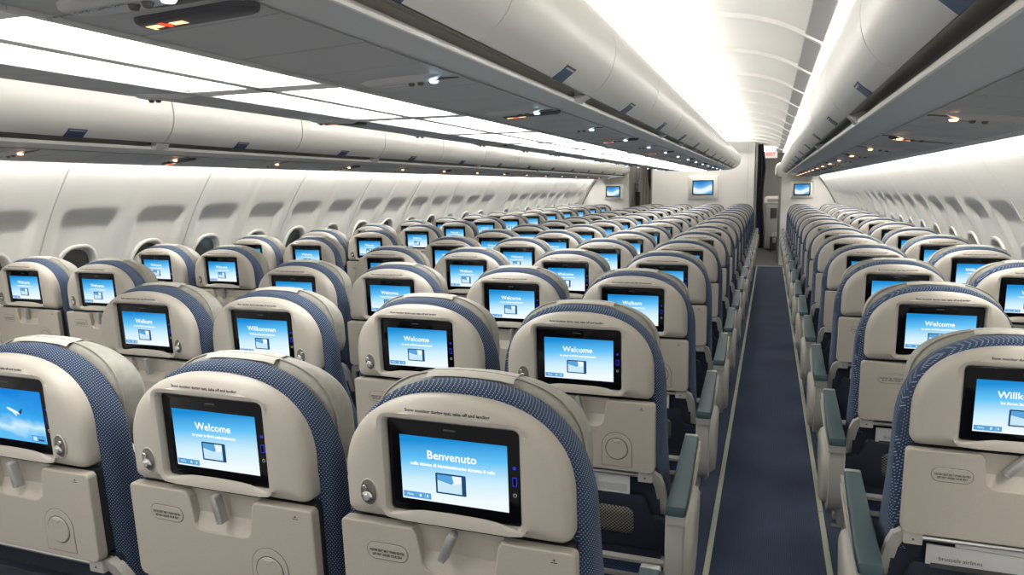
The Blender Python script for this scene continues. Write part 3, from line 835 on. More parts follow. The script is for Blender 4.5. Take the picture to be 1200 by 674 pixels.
for s in (-1, 1):
    for i, yc in WINS:
        if i in BL or yc < (2.3 if s < 0 else 1.8): continue
        e = bpy.data.objects.new('window_%d' % n, None); COL.objects.link(e); e['kind'] = 'structure'
        e.location = (0, yc, WZ); n += 1
        link('window_frame', wm[s][0], e); link('window_pane', wm[s][1], e)

# floor
mb = MB(); mb.box(-2.6, 2.6, Y0 - 0.3, 14.78, -0.05, 0.0, M['carpet']); struct('floor', mb.build('floor', False))
mb = MB(); mb.box(-2.6, 2.6, 14.78, 20.2, -0.05, -0.001, M['galleyfloor']); mb.box(-2.6, 2.6, 14.76, 14.80, -0.04, 0.004, M['metal']); struct('floor', mb.build('floor', False))
for nme, x0, lab in (('floor_path_strip', 1.095, 'pale guide strip on carpet along left edge of right aisle'), ('floor_path_strip', 1.570, 'pale guide strip on carpet along right edge of right aisle'),
                     ('floor_path_strip', -1.095, 'pale guide strip on carpet along right edge of left aisle, behind seats'), ('floor_path_strip', -1.570, 'pale guide strip on carpet along left edge of left aisle, behind seats')):
    mb = MB(); y = Y0
    while y < 14.7:
        mb.box(x0 - 0.0115, x0 + 0.0115, y, min(y + 1.03, 14.7), 0.0, 0.004, M['strip'], 0.001); y += 1.036
    tag(link(nme, mb.build('strip', ang=30)), lab, 'floor strip', 'guide strips along the aisles')

# ceiling: ribbed vault over both aisles
CP = [(0.0, 2.40), (0.45, 2.40), (0.62, 2.398), (0.75, 2.392), (0.86, 2.385), (1.02, 2.371), (1.17, 2.346), (1.29, 2.309), (1.36, 2.278), (1.41, 2.250), (1.505, 2.196)]
RIB0, RIBP = 3.70, 0.965
def make_ceiling():
    mb = MB(); prof = [(-x, z) for x, z in CP[::-1]] + CP[1:]
    ys = []; k = -5
    while RIB0 + RIBP * k < Y1 + RIBP:
        yc = RIB0 + RIBP * k
        for dy, dz in ((-0.40, 0.010), (-0.2, 0.016), (-0.05, 0.012), (-0.024, 0.008), (-0.018, -0.012), (0.012, -0.014), (0.020, 0.0), (0.055, 0.002), (0.2, 0.006)):
            ys.append((yc + dy, dz))
        k += 1
    ys = sorted(q for q in ys if Y0 - 0.1 < q[0] < 15.2)
    rows = [[(x, y, z + dz * (1.0 if abs(x) < 1.42 else 0.6)) for x, z in prof] for y, dz in ys]
    mb.loft(rows, M['ceil'], False, False, closed=False); return mb.build('ceiling', ang=40)
struct('ceiling', make_ceiling())
# air grilles between the ribs, along the outboard edge of each vault
def make_grille(s):
    mb = MB(); a, b = Vector((1.412, 2.246)), Vector((1.492, 2.200)); d = (b - a).normalized(); nrm = Vector((-abs(d.y), -abs(d.x)))
    def P(t, y, h): q = a + (b - a) * t + nrm * h; return (s * q.x, y, q.y)
    L_ = RIBP - 0.10
    mb.add([P(0, 0, 0.002), P(1, 0, 0.002), P(1, L_, 0.002), P(0, L_, 0.002)], [(0, 1, 2, 3)], M['galley'])
    fr = MB()
    for t0, t1 in ((0, 0.06), (0.94, 1)):
        fr.add([P(t0, 0, 0.004), P(t1, 0, 0.004), P(t1, L_, 0.004), P(t0, L_, 0.004)], [(0, 1, 2, 3)], M['cabin'])
    n_ = 58
    for k in range(n_):
        y = L_ * (k + 0.25) / n_; w = L_ / n_ * 0.62
        fr.add([P(0.04, y, 0.0045), P(0.96, y, 0.0045), P(0.96, y + w, 0.0045), P(0.04, y + w, 0.0045)], [(0, 1, 2, 3)], M['under'])
    return mb.build('grille_backing', False), fr.build('grille_slats', False)
gm = {s: make_grille(s) for s in (-1, 1)}
for s in (1, -1):
    for k in range(-3, 12):
        y = RIB0 + RIBP * k + 0.05
        if y < Y0 or y + 0.87 > Y1: continue
        if s < 0 and y < 2: continue
        e = thing('air_grille', '%s grey ceiling air grille from camera above %s aisle' % (ORD[k + 3], 'right' if s > 0 else 'left'), 'air vent', (0, y, 0), 'air grilles along the ceiling')
        link('grille_backing', gm[s][0], e); link('grille_slats', gm[s][1], e)

# coves with their light strips (over the outboard bins, over the centre bins, along the top of the side walls)
def extr(name, pts, y0, y1, m, closed=True, ang=35, caps=True, n=1):
    mb = MB(); mb.loft([[(x, y0 + (y1 - y0) * k / n, z) for x, z in pts] for k in range(n + 1)], m, caps, caps, closed); return mb.build(name, ang=ang)
for s in (1, -1):
    sd = 'right' if s > 0 else 'left'
    struct('trim_%d' % (1 if s > 0 else 2), extr('trim', [(s * x, z) for x, z in ((1.503, 2.198), (1.503, 2.222), (1.56, 2.262), (1.80, 2.27), (2.0, 2.20), (2.12, 1.80), (2.10, 1.80), (1.98, 2.18), (1.79, 2.255), (1.57, 2.248))], Y0, Y1, M['ceil']))
    o = link('cove_light', extr('cove_light', [(s * x, z) for x, z in ((1.500, 2.190), (1.530, 2.234), (1.534, 2.230), (1.504, 2.186))], Y0, Y1, M['cove'], n=30))
    tag(o, 'long bright light strip in the cove above the %s outboard bins' % sd, 'light', 'cove light strips')
    o = link('cove_light', extr('cove_light', [(s * x, z) for x, z in ((0.52, 2.226), (0.58, 2.226), (0.58, 2.220), (0.52, 2.220))], Y0, 14.1, M['cove_up'], n=30))
    tag(o, 'light strip on top of the centre bins lighting the %s half of the ceiling' % sd, 'light', 'cove light strips')
    o = link('cove_light', extr('cove_light', [(s * x, z) for x, z in ((2.072, 1.775), (2.104, 1.775), (2.104, 1.768), (2.072, 1.768))], Y0, Y1 - 0.35, M['wash'], n=30))
    tag(o, 'wash light strip behind the lower edge of the %s outboard bins' % sd, 'light', 'cove light strips')

# ------------------------------------------------------------------ overhead bins
DOOR_O = [(1.533, 1.802), (1.500, 1.828), (1.474, 1.862), (1.460, 1.905), (1.458, 1.950), (1.465, 2.000), (1.480, 2.050), (1.503, 2.100), (1.532, 2.145), (1.565, 2.180)]
DOOR_C = [(0.662, 1.888), (0.705, 1.918), (0.735, 1.955), (0.752, 2.000), (0.757, 2.045), (0.750, 2.090), (0.730, 2.130), (0.700, 2.163), (0.660, 2.188), (0.610, 2.200)]
def spline(p, k=3):
    out = []
    for i in range(len(p) - 1):
        p0, p1, p2, p3 = [Vector(p[max(0, min(len(p) - 1, j))]) for j in (i - 1, i, i + 1, i + 2)]
        for q in range(k):
            t = q / k
            v = 0.5 * ((2 * p1) + (p2 - p0) * t + (2 * p0 - 5 * p1 + 4 * p2 - p3) * t * t + (3 * p1 - p0 - 3 * p2 + p3) * t ** 3)
            out.append((v.x, v.y))
    return out + [tuple(p[-1])]
DOOR_O = spline(DOOR_O); DOOR_C = spline(DOOR_C)
def thick(pts, d):
    """closed outline from an open curve, offset by d to its left"""
    out = []
    n_ = len(pts)
    for i in range(n_):
        a = Vector(pts[max(i - 1, 0)]); b = Vector(pts[min(i + 1, n_ - 1)]); t = (b - a).normalized()
        out.append((pts[i][0] + (-t.y) * d, pts[i][1] + t.x * d))
    return list(pts) + out[::-1]
def door_mesh(curve, s, ln, gap, d):
    mb = MB(); pts = thick(curve, d); g = gap
    rings = []
    for k in range(6):
        y = g + (ln - 2 * g) * k / 5
        rings.append([(s * x, y, z) for x, z in pts])
    mb.loft(rings, M['bin']); return mb.build('bin_door', ang=30)
def tag_mesh(curve, s, yc, w=0.10):
    mb = MB(); off = -0.003 if curve is DOOR_O else 0.003
    (x0, z0), (x1, z1) = curve[0], curve[3]
    p0 = (x0 + off * 0.7, z0 - 0.003); p1 = (x1 + off * 0.7, z1 - 0.003)
    if curve is DOOR_O: p1 = (p1[0] - 0.004, p1[1] + 0.006)
    else: p1 = (p1[0] + 0.004, p1[1] + 0.006)
    pts = [p0, p1, (p1[0] - off, p1[1] + 0.004), (p0[0] - off, p0[1] + 0.004)]
    mb.loft([[(s * x, yc - w / 2, z) for x, z in pts], [(s * x, yc + w / 2, z) for x, z in pts]], M['tag'])
    t0, t1 = 0.80, 0.90
    q = [(p0[0] + (p1[0] - p0[0]) * t + off * 0.15, p0[1] + (p1[1] - p0[1]) * t - 0.0006) for t in (t0, t1)]
    mb.add([(s * q[0][0], yc - w * .42, q[0][1]), (s * q[1][0], yc - w * .42, q[1][1]), (s * q[1][0], yc + w * .42, q[1][1]), (s * q[0][0], yc + w * .42, q[0][1])], [(0, 1, 2, 3)], M['paper_white'])
    return mb.build('latch_tag', ang=30)
def grip_mesh(s, ln, kind, e0, e1):
    """dark finger channel under the door with its white lip; e0/e1: rounded ends"""
    ch = MB(); lp = MB()
    if kind == 'o': A, B, C_, D = (1.533, 1.800), (1.590, 1.815), (1.590, 1.790), (1.5655, 1.7715)
    else: A, B, C_, D = (0.660, 1.886), (0.615, 1.900), (0.600, 1.885), (0.6155, 1.866)
    rows = []
    for y in (0.0, ln):
        rows.append([(s * x, y, z) for x, z in (A, B, C_, D)])
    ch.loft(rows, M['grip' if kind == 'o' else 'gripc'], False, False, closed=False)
    dx = -0.004 if kind == 'o' else 0.004
    L1 = [(D[0] + dx, D[1] - 0.003), (D[0] + dx * 1.4, D[1] + 0.004), (D[0] + dx, D[1] + 0.011), (D[0], D[1] + 0.012), (D[0] - dx, D[1] + 0.004), (D[0] - dx, D[1] - 0.003)]
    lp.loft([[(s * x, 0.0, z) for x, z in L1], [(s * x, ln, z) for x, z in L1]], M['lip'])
    def cap(y0, y1):
        # solid corner piece closing the channel at a bin joint
        pts0 = [(A[0], A[1] - 0.001), (B[0], B[1]), (D[0] - dx, D[1] - 0.002), (D[0] + dx, D[1] - 0.002)]
        lp.loft([[(s * x, y0, z) for x, z in pts0], [(s * x, y1, z) for x, z in pts0]], M['lip'])
        sg = 1 if y1 > y0 else -1
        for k in range(3):
            t = k / 3; f = 1 - t
            w0 = (D[0] + dx, D[1]); w1 = (A[0], A[1])
            e = (w0[0] + (w1[0] - w0[0]) * (1 - t) ** 2, w0[1] + (w1[1] - w0[1]) * (1 - t) ** 2)
            lp.loft([[(s * x, y1 + sg * 0.012 * k, z) for x, z in (w0, e, C_)], [(s * x, y1 + sg * 0.012 * (k + 1), z) for x, z in (w0, e, C_)]], M['lip'])
    if e0: cap(0.0, 0.028)
    if e1: cap(ln, ln - 0.028)
    return ch.build('finger_channel', ang=30), lp.build('channel_lip', ang=50)
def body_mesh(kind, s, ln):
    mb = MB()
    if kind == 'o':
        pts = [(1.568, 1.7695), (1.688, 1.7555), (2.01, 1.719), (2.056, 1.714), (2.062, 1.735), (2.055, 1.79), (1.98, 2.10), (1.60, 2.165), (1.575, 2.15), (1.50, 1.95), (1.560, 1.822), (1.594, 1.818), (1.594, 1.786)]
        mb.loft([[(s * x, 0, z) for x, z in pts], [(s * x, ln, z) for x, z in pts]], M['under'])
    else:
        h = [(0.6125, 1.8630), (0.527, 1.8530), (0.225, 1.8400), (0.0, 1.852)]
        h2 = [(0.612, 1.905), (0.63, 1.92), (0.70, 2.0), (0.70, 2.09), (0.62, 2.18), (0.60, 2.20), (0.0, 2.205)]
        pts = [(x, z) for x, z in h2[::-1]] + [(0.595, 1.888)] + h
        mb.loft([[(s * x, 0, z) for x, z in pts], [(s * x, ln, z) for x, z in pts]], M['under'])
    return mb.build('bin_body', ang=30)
LC = 1.05
def build_bins():
    protoc = {}
    # outboard runs
    for s in (1, -1):
        k0 = -3; idx = 0
        y = YM + WP * k0
        while y < Y1 - 0.05:
            ln = min(WP, Y1 - y); pair = (k0 % 2 == 0)
            if s < 0 and y + ln < 1.6: y += WP; k0 += 1; continue
            key = (s, pair, round(ln, 3))
            if key not in protoc:
                e = thing('overhead_bin', None, 'overhead bin', (0, y, 0), 'outboard overhead bins')
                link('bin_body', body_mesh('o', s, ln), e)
                d = link('bin_door', door_mesh(DOOR_O, s, ln, 0.0035, -0.018), e); link('latch_tag', tag_mesh(DOOR_O, s, ln * (0.40 if s > 0 else 0.52), 0.09), d)
                a, b = grip_mesh(s, ln, 'o', pair, not pair)
                link('finger_channel', a, e); link('channel_lip', b, e)
                protoc[key] = e
            else:
                e = copy_tree(protoc[key]); e.location = (0, y, 0)
            e['label'] = '%s white curved overhead bin from camera, %s outboard run' % (ORD[idx], 'right' if s > 0 else 'left')
            idx += 1; y += WP; k0 += 1
    # centre run: right- and left-facing bins back to back
    for s in (1, -1):
        idx = 0
        for k in range(-3, 11):
            y = 2.60 + LC * k
            pair = k in (0, 2, 3, 4, 5, 6, 7, 8, 9, 10, -2); nxt = (k + 1) in (0, 2, 3, 4, 5, 6, 7, 8, 9, 10, 11, -2)
            if s < 0 and k > 0: pair, nxt = k % 2 == 0, k % 2 == 1
            key = ('c', s, pair, nxt)
            if key not in protoc:
                e = thing('overhead_bin', None, 'overhead bin', (0, y, 0), 'centre overhead bins')
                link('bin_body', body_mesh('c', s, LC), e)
                d = link('bin_door', door_mesh(DOOR_C, s, LC, 0.0035, 0.018), e); link('latch_tag', tag_mesh(DOOR_C, s, LC * 0.60, 0.10), d)
                a, b = grip_mesh(s, LC, 'c', pair, nxt)
                link('finger_channel', a, e); link('channel_lip', b, e)
                protoc[key] = e
            else:
                e = copy_tree(protoc[key]); e.location = (0, y, 0)
            e['label'] = '%s overhead bin from camera on the %s face of the centre run' % (ORD[idx], 'right' if s > 0 else 'left')
            idx += 1
build_bins()
# rounded end caps of the centre run
mb = MB(); o = [(x, z) for x, z in DOOR_C] + [(-x, z) for x, z in DOOR_C[::-1]] + [(-0.6125, 1.863), (0, 1.845), (0.6125, 1.863)]
cz = 2.02
R = lambda k, y: [(x * k, y, cz + (z - cz) * k) for x, z in o]
mb.loft([R(1, 14.15), R(0.995, 14.19), R(0.97, 14.23), R(0.92, 14.26), R(0.8, 14.28)], M['bin'])
tag(link('bin_end_cap', mb.build('bin_end_cap', ang=60)), 'rounded white end cap closing the far end of the centre bins', 'end cap')

# ------------------------------------------------------------------ service panels under the bins
PM = 0.86
def on_c(x): # height of the centre underside
    return 1.8530 + (x - 0.527) / (0.225 - 0.527) * (1.8400 - 1.8530) if x > 0.225 else 1.84
def on_o(x): return 1.7555 + (x - 1.688) / (2.045 - 1.688) * (1.715 - 1.7555)
def psu_parts(kind, s, sign):
    """panel tile, lamp pod, nozzles, lettering, optional belt sign; local y = 0..PM"""
    H = on_c if kind == 'c' else on_o
    xa, xb = (0.228, 0.527) if kind == 'c' else (1.690, 1.990)
    res = {}
    mb = MB()
    for y0, y1 in ((0.004, 0.245), (0.250, 0.600), (0.605, PM - 0.004)):
        t = 0.004
        vs = [(s * xa, y0, H(xa) - t), (s * xb, y0, H(xb) - t), (s * xb, y1, H(xb) - t), (s * xa, y1, H(xa) - t)]
        vs += [(a, b, c + t - 0.0008) for a, b, c in vs]
        mb.add(vs, [(0, 1, 2, 3), (0, 1, 5, 4), (1, 2, 6, 5), (2, 3, 7, 6), (3, 0, 4, 7)], M['psu'])
    res['panel'] = mb.build('panel_face', False)
    xl = 0.478 if kind == 'c' else 1.742           # reading light
    xe = 0.268 if kind == 'c' else 1.985           # far end of the pod
    yc = 0.415
    mb = MB(); n_ = 14; rows = []
    for k in range(n_ + 1):
        t = k / n_; x = xl + (xe - xl) * (-0.10 + 1.10 * t); w = 0.036 * (1 - (2 * t - 1) ** 4) + 0.002; h = 0.014 * (1 - (2 * t - 1) ** 6)
        rows.append([(s * x, yc + w * a, H(x) - 0.004 - h * b) for a, b in ((-1, 0), (-0.8, 0.8), (-0.4, 1), (0.5, 1), (0.9, 0.7), (1, 0))])
    mb.loft(rows, M['psu2'], False, False, closed=False); res['pod'] = mb.build('lamp_pod', ang=60)
    mb = MB(); zz = H(xl) - 0.018
    mb.loft([[(s * xl + 0.012 * cos(t), yc + 0.012 * sin(t), zz) for t in [2 * pi * k / 14 for k in range(14)]], [(s * xl + 0.009 * cos(t), yc + 0.009 * sin(t), zz - 0.005) for t in [2 * pi * k / 14 for k in range(14)]]], M['read_cool' if kind == 'c' else 'read_warm'])
    res['lamp'] = mb.build('reading_light', ang=50)
    mb = MB()
    for q in (0.18, 0.30):
        x = xl + (xe - xl) * q; zz = H(x) - 0.018
        mb.loft([[(s * x + 0.009 * cos(t), yc + 0.009 * sin(t), zz) for t in [2 * pi * k / 12 for k in range(12)]], [(s * x + 0.006 * cos(t), yc + 0.006 * sin(t), zz - 0.007) for t in [2 * pi * k / 12 for k in range(12)]]], M['groove'])
    res['nozzle'] = mb.build('air_vent', ang=50)
    # dark slot beside the pod
    mb = MB(); rows = []
    for k in range(9):
        t = k / 8; x = xl + (xe - xl) * (-0.22 + 0.75 * t); w = 0.016 * (1 - (2 * t - 1) ** 4) + 0.001
        rows.append([(s * x, yc + 0.052 + w * a, H(x) - 0.0045 - 0.003 * (1 - abs(a))) for a in (-1, 0, 1)])
    mb.loft(rows, M['groove'], False, False, closed=False); res['slot'] = mb.build('mask_door_slot', ang=60)
    t = text_mesh('t', 'Life Vest Under Your Seat', 0.0145, M['ink'])
    mb = MB(); x = xl + (xe - xl) * 0.68; vs = []
    for v in t.vertices:
        X = s * x + v.co.x; vs.append((X, yc - 0.012 + v.co.z, H(abs(X)) - 0.0192))
    mb.add(vs, [list(p.vertices) for p in t.polygons], M['ink']); res['text'] = mb.build('placard_text', smooth=False)
    if sign:
        mb = MB(); xc = (xl + xe) / 2 + (0.045 if kind == 'c' else -0.03); ys = yc + 0.118
        oo = rrect(-0.115, 0.115, -0.030, 0.030, 0.028, 6)
        mb.loft([[(s * xc + a, ys + b, H(abs(s * xc + a)) - 0.002) for a, b in oo], [(s * xc + a, ys + b, H(abs(s * xc + a)) - 0.011) for a, b in inset(oo, 0.002)], [(s * xc + a, ys + b, H(abs(s * xc + a)) - 0.014) for a, b in inset(oo, 0.008)]], M['plastic_dark'])
        sx = s * xc - 0.062
        def q(pts, m): mb.add([(sx + a, ys + b, H(abs(sx + a)) - 0.0148) for a, b in pts], [tuple(range(len(pts)))], m)
        q([(-0.036, -0.008), (-0.010, -0.008), (-0.010, 0.008), (-0.030, 0.008), (-0.030, 0.016), (-0.036, 0.016)], M['sign_amber'])
        q([(0.012, -0.008), (0.040, -0.008), (0.040, 0.008), (0.012, 0.008)], M['sign_amber'])
        q([(-0.010, -0.005), (0.012, -0.005), (0.012, 0.005), (-0.010, 0.005)], M['sign_red'])
        q([(-0.004, -0.014), (0.004, -0.014), (0.004, 0.014), (-0.004, 0.014)], M['sign_red'])
        res['sign'] = mb.build('seat_belt_sign', ang=30)
    return res
pc = {}
for kind, s, yl0, where in (('c', 1, 0.84, 'right side of centre bins'), ('c', -1, 0.84, 'left side of centre bins'), ('o', 1, 1.39, 'right outboard bins'), ('o', -1, 1.39, 'left outboard bins')):
    idx = 0; k = -1
    while True:
        y = yl0 - 0.415 + PM * k
        if y + PM > (14.1 if kind == 'c' else 15.0): break
        if y < Y0 or (s < 0 and y + PM < (1.4 if kind == 'o' else 0.3)): k += 1; continue
        sign = (k % 2 == 0)
        key = (kind, s, sign)
        if key not in pc:
            e = thing('service_panel', None, 'service panel', (0, y, 0), 'reading light panels under the bins')
            p = psu_parts(kind, s, sign)
            link('panel_face', p['panel'], e); q = link('lamp_pod', p['pod'], e); link('reading_light', p['lamp'], q); link('air_vent', p['nozzle'], q); link('placard_text', p['text'], q)
            link('mask_door_slot', p['slot'], e)
            if sign: link('seat_belt_sign', p['sign'], e)
            pc[key] = e
        else:
            e = copy_tree(pc[key]); e.location = (0, y, 0)
        e['label'] = '%s grey reading light panel from camera under the %s' % (ORD[idx] if idx < 18 else 'farthest', where)
        idx += 1; k += 1

# light diffusers in the belly of the centre bins
def make_diffuser(ln):
    mb = MB(); fr = MB()
    for s in (-1, 1):
        o = rrect(0.020, 0.210, 0.045, ln - 0.045, (0.03, 0.05, 0.03, 0.03), 6)
        def Z(x): return 1.8445 if x > 0.2 else 1.8445
        mb.loft([[(s * x, y, 1.845) for x, y in o], [(s * x, y, 1.836) for x, y in inset(o, 0.004)], [(s * x, y, 1.833) for x, y in inset(o, 0.02)]], M['light'])
    fr.box(-0.019, 0.019, 0.0, ln, 1.829, 1.845, M['lip'], 0.005)
    for y0, y1 in ((0, 0.042), (ln - 0.042, ln)): fr.box(-0.216, 0.216, y0, y1, 1.829, 1.845, M['lip'], 0.005)
    for s in (-1, 1): fr.box(*sorted((s * 0.214, s * 0.227)), 0, ln, 1.828, 1.845, M['under'], 0.003)
    return mb.build('diffuser', ang=60), fr.build('light_frame', ang=40)
dm = make_diffuser(PM)
for i in range(16):
    y = 0.79 - PM + PM * i
    if y + PM > 14.15: break
    e = thing('ceiling_light', '%s glowing white light panel from camera under the centre bins' % ORD[i], 'light', (0, y, 0), 'light panels under the centre bins')
    a = link('diffuser', dm[0], e); link('light_frame', dm[1], e)

# ------------------------------------------------------------------ bulkheads, monitors, curtains, galley
def slab(name, pts, y0, y1, m):
    return struct(name, extr(name, pts, y0, y1, m, ang=20))
slab('wall_front', [(-1.0, 0), (0.985, 0), (0.985, 2.40), (-1.0, 2.40)], 15.05, 15.11, M['bulk'])
mb = MB(); mb.box(-1.0, 0.985, 15.046, 15.05, 1.055, 1.060, M['under']); mb.box(0.86, 0.864, 15.046, 15.05, 0, 2.38, M['under'])
struct('trim_3', mb.build('trim', False))
zsw = [0.0, 0.4, 0.7, 0.95, 1.15, 1.3, 1.463, 1.6, 1.7]
for s in (1, -1):
    pts = [(s * 1.49, 0.0)] + [(s * (wall_x(z) + 0.02), z) for z in zsw] + [(s * 2.1, 1.80), (s * 1.49, 2.0)]
    slab('wall_front', pts, 15.05, 15.11, M['bulk'])
    # dark seal where partition meets the side wall
    mb = MB()
    pp = [(s * (wall_x(z) - 0.012), 15.03, z) for z in [0.3 + 0.07 * k for k in range(20)] ] + [(s * (wall_x(1.70) - 0.012), 15.03, 1.70)]
    mb.tube(pp, 0.014, M['grip'], 6); struct('trim_%d' % (4 if s > 0 else 5), mb.build('trim'))
    # aisle-side return wall of the galley
    slab('wall_%s' % ('galley_right' if s > 0 else 'galley_left'), [(s * 1.47, 0), (s * 1.50, 0), (s * 1.50, 1.70 if s > 0 else 2.38), (s * 1.47, 1.70 if s > 0 else 2.38)], 15.11, 17.9 if s > 0 else 16.2, M['galley'])
def make_tv(big):
    bx = MB(); w, h = (0.29, 0.232) if big else (0.203, 0.165)
    o = rrect(-w, w, -h, h, 0.02, 4); plate(bx, o, 0.05, 0.0, M['cabin'], 0.02)
    bz = MB(); w2, h2 = (0.205, 0.145) if big else (0.150, 0.112); plate(bz, rrect(-w2, w2, -h2, h2, 0.012, 3), 0.002, -0.012, M['bezel'], 0.004)
    sc = MB(); w3, h3 = w2 - 0.022, h2 - 0.020; sc.add([(-w3, -0.0125, -h3), (w3, -0.0125, -h3), (w3, -0.0125, h3), (-w3, -0.0125, h3)], [(0, 1, 2, 3)], M['tv'])
    me = sc.build('screen', False); uvl = me.uv_layers.new(name='UVMap')
    for p in me.polygons:
        for li in p.loop_indices:
            co = me.vertices[me.loops[li].vertex_index].co; uvl.data[li].uv = ((co.x + w3) / (2 * w3), (co.z + h3) / (2 * h3))
    return bx.build('housing', ang=40), bz.build('bezel', ang=40), me
tvb, tvs = make_tv(True), make_tv(False)
for x, z, t, lab in ((0.015, 1.53, tvb, 'large wall monitor on the white centre bulkhead'), (-1.80, 1.47, tvs, 'small wall monitor on the left bulkhead'), (1.86, 1.475, tvs, 'small wall monitor on the right bulkhead')):
    e = thing('wall_monitor', lab, 'monitor', (x, 15.0, z), 'monitors on the far bulkheads')
    link('housing', t[0], e); b = link('bezel', t[1], e); link('screen', t[2], b)
def curtain(name, x0f, x1f, y, z0, z1, m, label, folds=7, amp=0.03):
    mb = MB(); nz = 16; nx = folds * 8; rows = []
    for k in range(nz + 1):
        z = z0 + (z1 - z0) * k / nz; a, b = x0f(z), x1f(z)
        rows.append([(a + (b - a) * j / nx, y + amp * sin(2 * pi * folds * j / nx + 0.5 * sin(z * 2)), z) for j in range(nx + 1)])
    mb.loft(rows, m, False, False, closed=False)
    rows2 = [[(x, yy + 0.006, z) for x, yy, z in r] for r in rows]; mb.loft(rows2, m, False, False, closed=False)
    return tag(link(name, mb.build(name, ang=80)), label, 'curtain')
curtain('curtain', lambda z: 1.0, lambda z: 1.185 + 0.025 * sin(z * 3.5) - 0.05 * max(0, z - 1.9) / 0.3, 15.20, 0.32, 2.36, M['curtain'], 'black curtain gathered beside the centre bulkhead at end of right aisle', 3, 0.035)
curtain('curtain', lambda z: -1.03 - 0.085 * sstep(1.3, 1.75, z), lambda z: -1.02, 15.20, 1.30, 2.36, M['curtain'], 'black curtain tied beside the centre bulkhead at end of left aisle', 2, 0.02)
curtain('curtain', lambda z: -1.30 - 0.02 * (2 - z), lambda z: -1.06 + 0.08 * (2 - z) * 0.3, 15.45, 0.1, 2.36, M['drape'], 'beige drape hanging behind the left bulkhead opening', 4, 0.02)
# exit sign and light over the far right aisle
e = thing('exit_sign', 'white lit exit sign hanging over far end of right aisle', 'sign', (1.275, 15.65, 2.16))
mb = MB(); plate(mb, rrect(-0.125, 0.125, -0.055, 0.075, 0.01, 3), 0.03, 0.0, M['exitwhite'], 0.004); link('sign_box', mb.build('sign_box'), e)
t = text_mesh('sign_text', 'EXIT', 0.085, M['exitred'], bold=0.03); move_mesh(t, 0.0, -0.006, 0.018); link('sign_text', t, e)
mb = MB(); mb.box(-1.7, 2.0, 15.12, 20.2, 2.39, 2.42, M['ceil']); struct('ceiling', mb.build('ceiling', False))
mb = MB(); mb.box(1.10, 1.37, 17.0, 17.6, 2.30, 2.34, M['light'], 0.005); tag(link('ceiling_light', mb.build('ceiling_light')), 'white ceiling light over the galley beyond the right aisle', 'light')
mb = MB(); mb.box(-2.6, 2.6, 20.1, 20.2, 0, 2.4, M['galley']); struct('wall_back', mb.build('wall', False))
mb = MB(); mb.box(1.0, 1.035, 15.13, 20.1, 0, 2.38, M['galley']); mb.box(-1.04, -1.0, 15.13, 20.1, 0, 2.38, M['galley']); struct('wall_inner', mb.build('wall', False))
# galley cabinet with cart door
e = thing('galley_cabinet', 'grey galley cabinet with white top beyond the right aisle', 'cabinet', (1.33, 18.45, 0))
mb = MB(); mb.box(-0.13, 0.28, 0.0, 0.6, 0.05, 1.13, M['galley'], 0.01); link('cabinet_body', mb.build('cabinet_body'), e)
mb = MB(); mb.box(-0.12, 0.17, -0.02, 0.0, 0.10, 1.08, M['galley'], 0.008); d = link('cart_door', mb.build('cart_door'), e)
mb = MB(); plate(mb, rrect(-0.02, 0.13, 0.77, 1.02, 0.01, 3), -0.019, -0.028, M['galley_dark'], 0.003); link('dark_panel', mb.build('dark_panel'), d)
mb = MB(); plate(mb, rrect(-0.17, 0.28, 1.13, 1.30, (0.02, 0.02, 0.07, 0.02), 5), 0.6, -0.02, M['cabin'], 0.02); link('worktop', mb.build('worktop'), e)
mb = MB(); plate(mb, rrect(-0.10, 0.26, 1.17, 1.24, (0.01, 0.01, 0.03, 0.01), 4), -0.015, -0.028, M['galley'], 0.006); link('worktop_groove', mb.build('worktop_groove'), e)
# wheeled bag / bin standing in front of it
e = thing('trolley_bag', 'small black case with silver top standing on the galley floor', 'bag', (1.415, 18.1, 0))
mb = MB(); mb.box(-0.10, 0.10, -0.08, 0.08, 0.03, 0.36, M['galley_dark'], 0.03); link('bag_body', mb.build('bag_body'), e)
mb = MB(); mb.tube([(-0.03, 0, 0.34), (-0.03, 0, 0.46), (0.03, 0, 0.46), (0.03, 0, 0.34)], 0.012, M['metal'], 8); mb.box(-0.035, 0.035, -0.086, -0.078, 0.22, 0.34, M['metal'], 0.004); link('bag_handle', mb.build('bag_handle'), e)
for sx in (-1, 1):
    mb = MB(); mb.loft([[(sx * 0.075 - 0.012, 0.03 * cos(t), 0.03 + 0.03 * sin(t)) for t in [2 * pi * k / 14 for k in range(14)]], [(sx * 0.075 + 0.012, 0.03 * cos(t), 0.03 + 0.03 * sin(t)) for t in [2 * pi * k / 14 for k in range(14)]]], M['plastic_dark']); link('wheel', mb.build('wheel'), e)
# rounded white bin end seen past the right bulkhead
mb = MB(); rr = []
for y, k in ((16.2, 0.75), (16.22, 0.92), (16.28, 1.0), (18.0, 1.0)):
    rr.append([(1.50 + (x - 0.0) * k, y, 1.86 + z * k) for x, z in rrect(-0.12, 0.25, -0.15, 0.17, 0.10, 6)])
mb.loft(rr, M['bin']); tag(link('galley_stowage_bin', mb.build('galley_stowage_bin', ang=60)), 'rounded white stowage bin end seen past the right bulkhead', 'overhead bin')
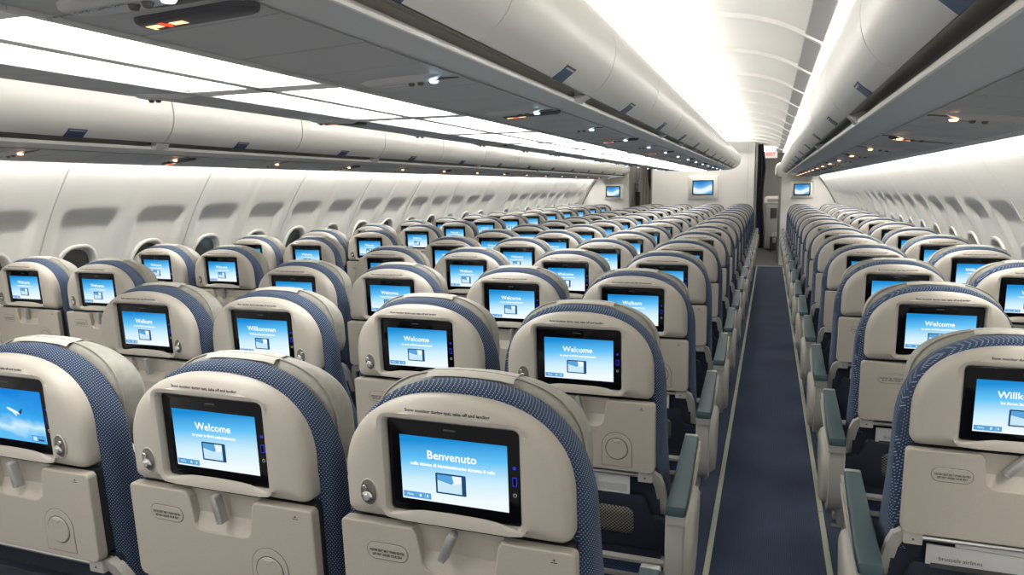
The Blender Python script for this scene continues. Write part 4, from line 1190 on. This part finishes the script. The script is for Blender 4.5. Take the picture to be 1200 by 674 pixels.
# equipment rack in the left gap
e = thing('equipment_rack', 'dark grey equipment rack seen through the left aisle opening', 'rack', (-1.42, 15.75, 0))
mb = MB(); mb.box(-0.06, 0.40, 0.0, 0.4, 0.0, 1.45, M['galley_dark'], 0.01); link('rack_body', mb.build('rack_body'), e)
mb = MB()
for z in (1.53, 1.62): mb.box(-0.04, 0.20, -0.06, 0.3, z, z + 0.035, M['galley'], 0.006)
mb.box(-0.04, -0.02, 0, 0.03, 1.45, 2.3, M['galley'], 0.004); mb.box(0.17, 0.19, 0, 0.03, 1.45, 2.3, M['galley'], 0.004); link('rack_shelf', mb.build('rack_shelf'), e)
mb = MB(); mb.box(-0.06, 0.40, 0.10, 0.4, 1.70, 2.30, M['galley'], 0.01); link('rack_cupboard', mb.build('rack_cupboard'), e)

# ------------------------------------------------------------------ light, camera, view
W = bpy.data.worlds.new('cabin_world'); SC.world = W; W.use_nodes = True
W.node_tree.nodes['Background'].inputs[0].default_value = (1.0, 0.97, 0.93, 1); W.node_tree.nodes['Background'].inputs[1].default_value = 0.74
def area(name, loc, sx, sy, power, col=(1, 0.97, 0.92), rot=(0, 0, 0)):
    ld = bpy.data.lights.new(name, 'AREA'); ld.shape = 'RECTANGLE'; ld.size = sx; ld.size_y = sy; ld.energy = power; ld.color = col
    o = bpy.data.objects.new(name, ld); COL.objects.link(o); o.location = loc; o.rotation_euler = rot
    return o
area('galley_lamp', (0.0 + 1.25, 16.9, 2.28), 0.3, 1.6, 12)
area('bulkhead_fill', (0.0, 14.72, 2.36), 2.0, 0.08, 16, rot=(radians(-25), 0, 0))  # added fill to brighten the centre bulkhead, no fitting behind it
area('bulkhead_fill', (1.85, 14.80, 1.70), 0.6, 0.05, 1.6, rot=(radians(-20), 0, 0))  # this and the next: weak fills added for the side bulkheads
area('bulkhead_fill', (-1.85, 14.80, 1.70), 0.6, 0.05, 1.6, rot=(radians(-20), 0, 0))
area('galley_lamp', (-1.2, 15.7, 2.3), 0.3, 0.6, 4)

cam = bpy.data.cameras.new('camera'); co = bpy.data.objects.new('camera', cam); COL.objects.link(co)
cam.sensor_width = 36; cam.lens = 844.7363 / 1200 * 36; cam.clip_start = 0.02; cam.clip_end = 60
yaw, pit, roll = 0.3426, 0.1371, -0.0114
F = Vector((-sin(yaw) * cos(pit), cos(yaw) * cos(pit), -sin(pit)))
Rv = Vector((cos(yaw), sin(yaw), 0)); U = Rv.cross(F)
R2 = Rv * cos(roll) + U * sin(roll); U2 = -Rv * sin(roll) + U * cos(roll)
mw = Matrix((( R2.x, U2.x, -F.x, CAMX), (R2.y, U2.y, -F.y, 0.0), (R2.z, U2.z, -F.z, CAMZ), (0, 0, 0, 1)))
co.matrix_world = mw; SC.camera = co
vs_ = SC.view_settings
vs_.view_transform = 'Standard'; vs_.look = 'None'; vs_.gamma = 1; vs_.use_curve_mapping = False; vs_.exposure = 0.0
SC.cycles.max_bounces = 8; SC.cycles.diffuse_bounces = 5; SC.cycles.glossy_bounces = 3; SC.cycles.use_denoising = True
SC.cycles.sample_clamp_indirect = 4.0
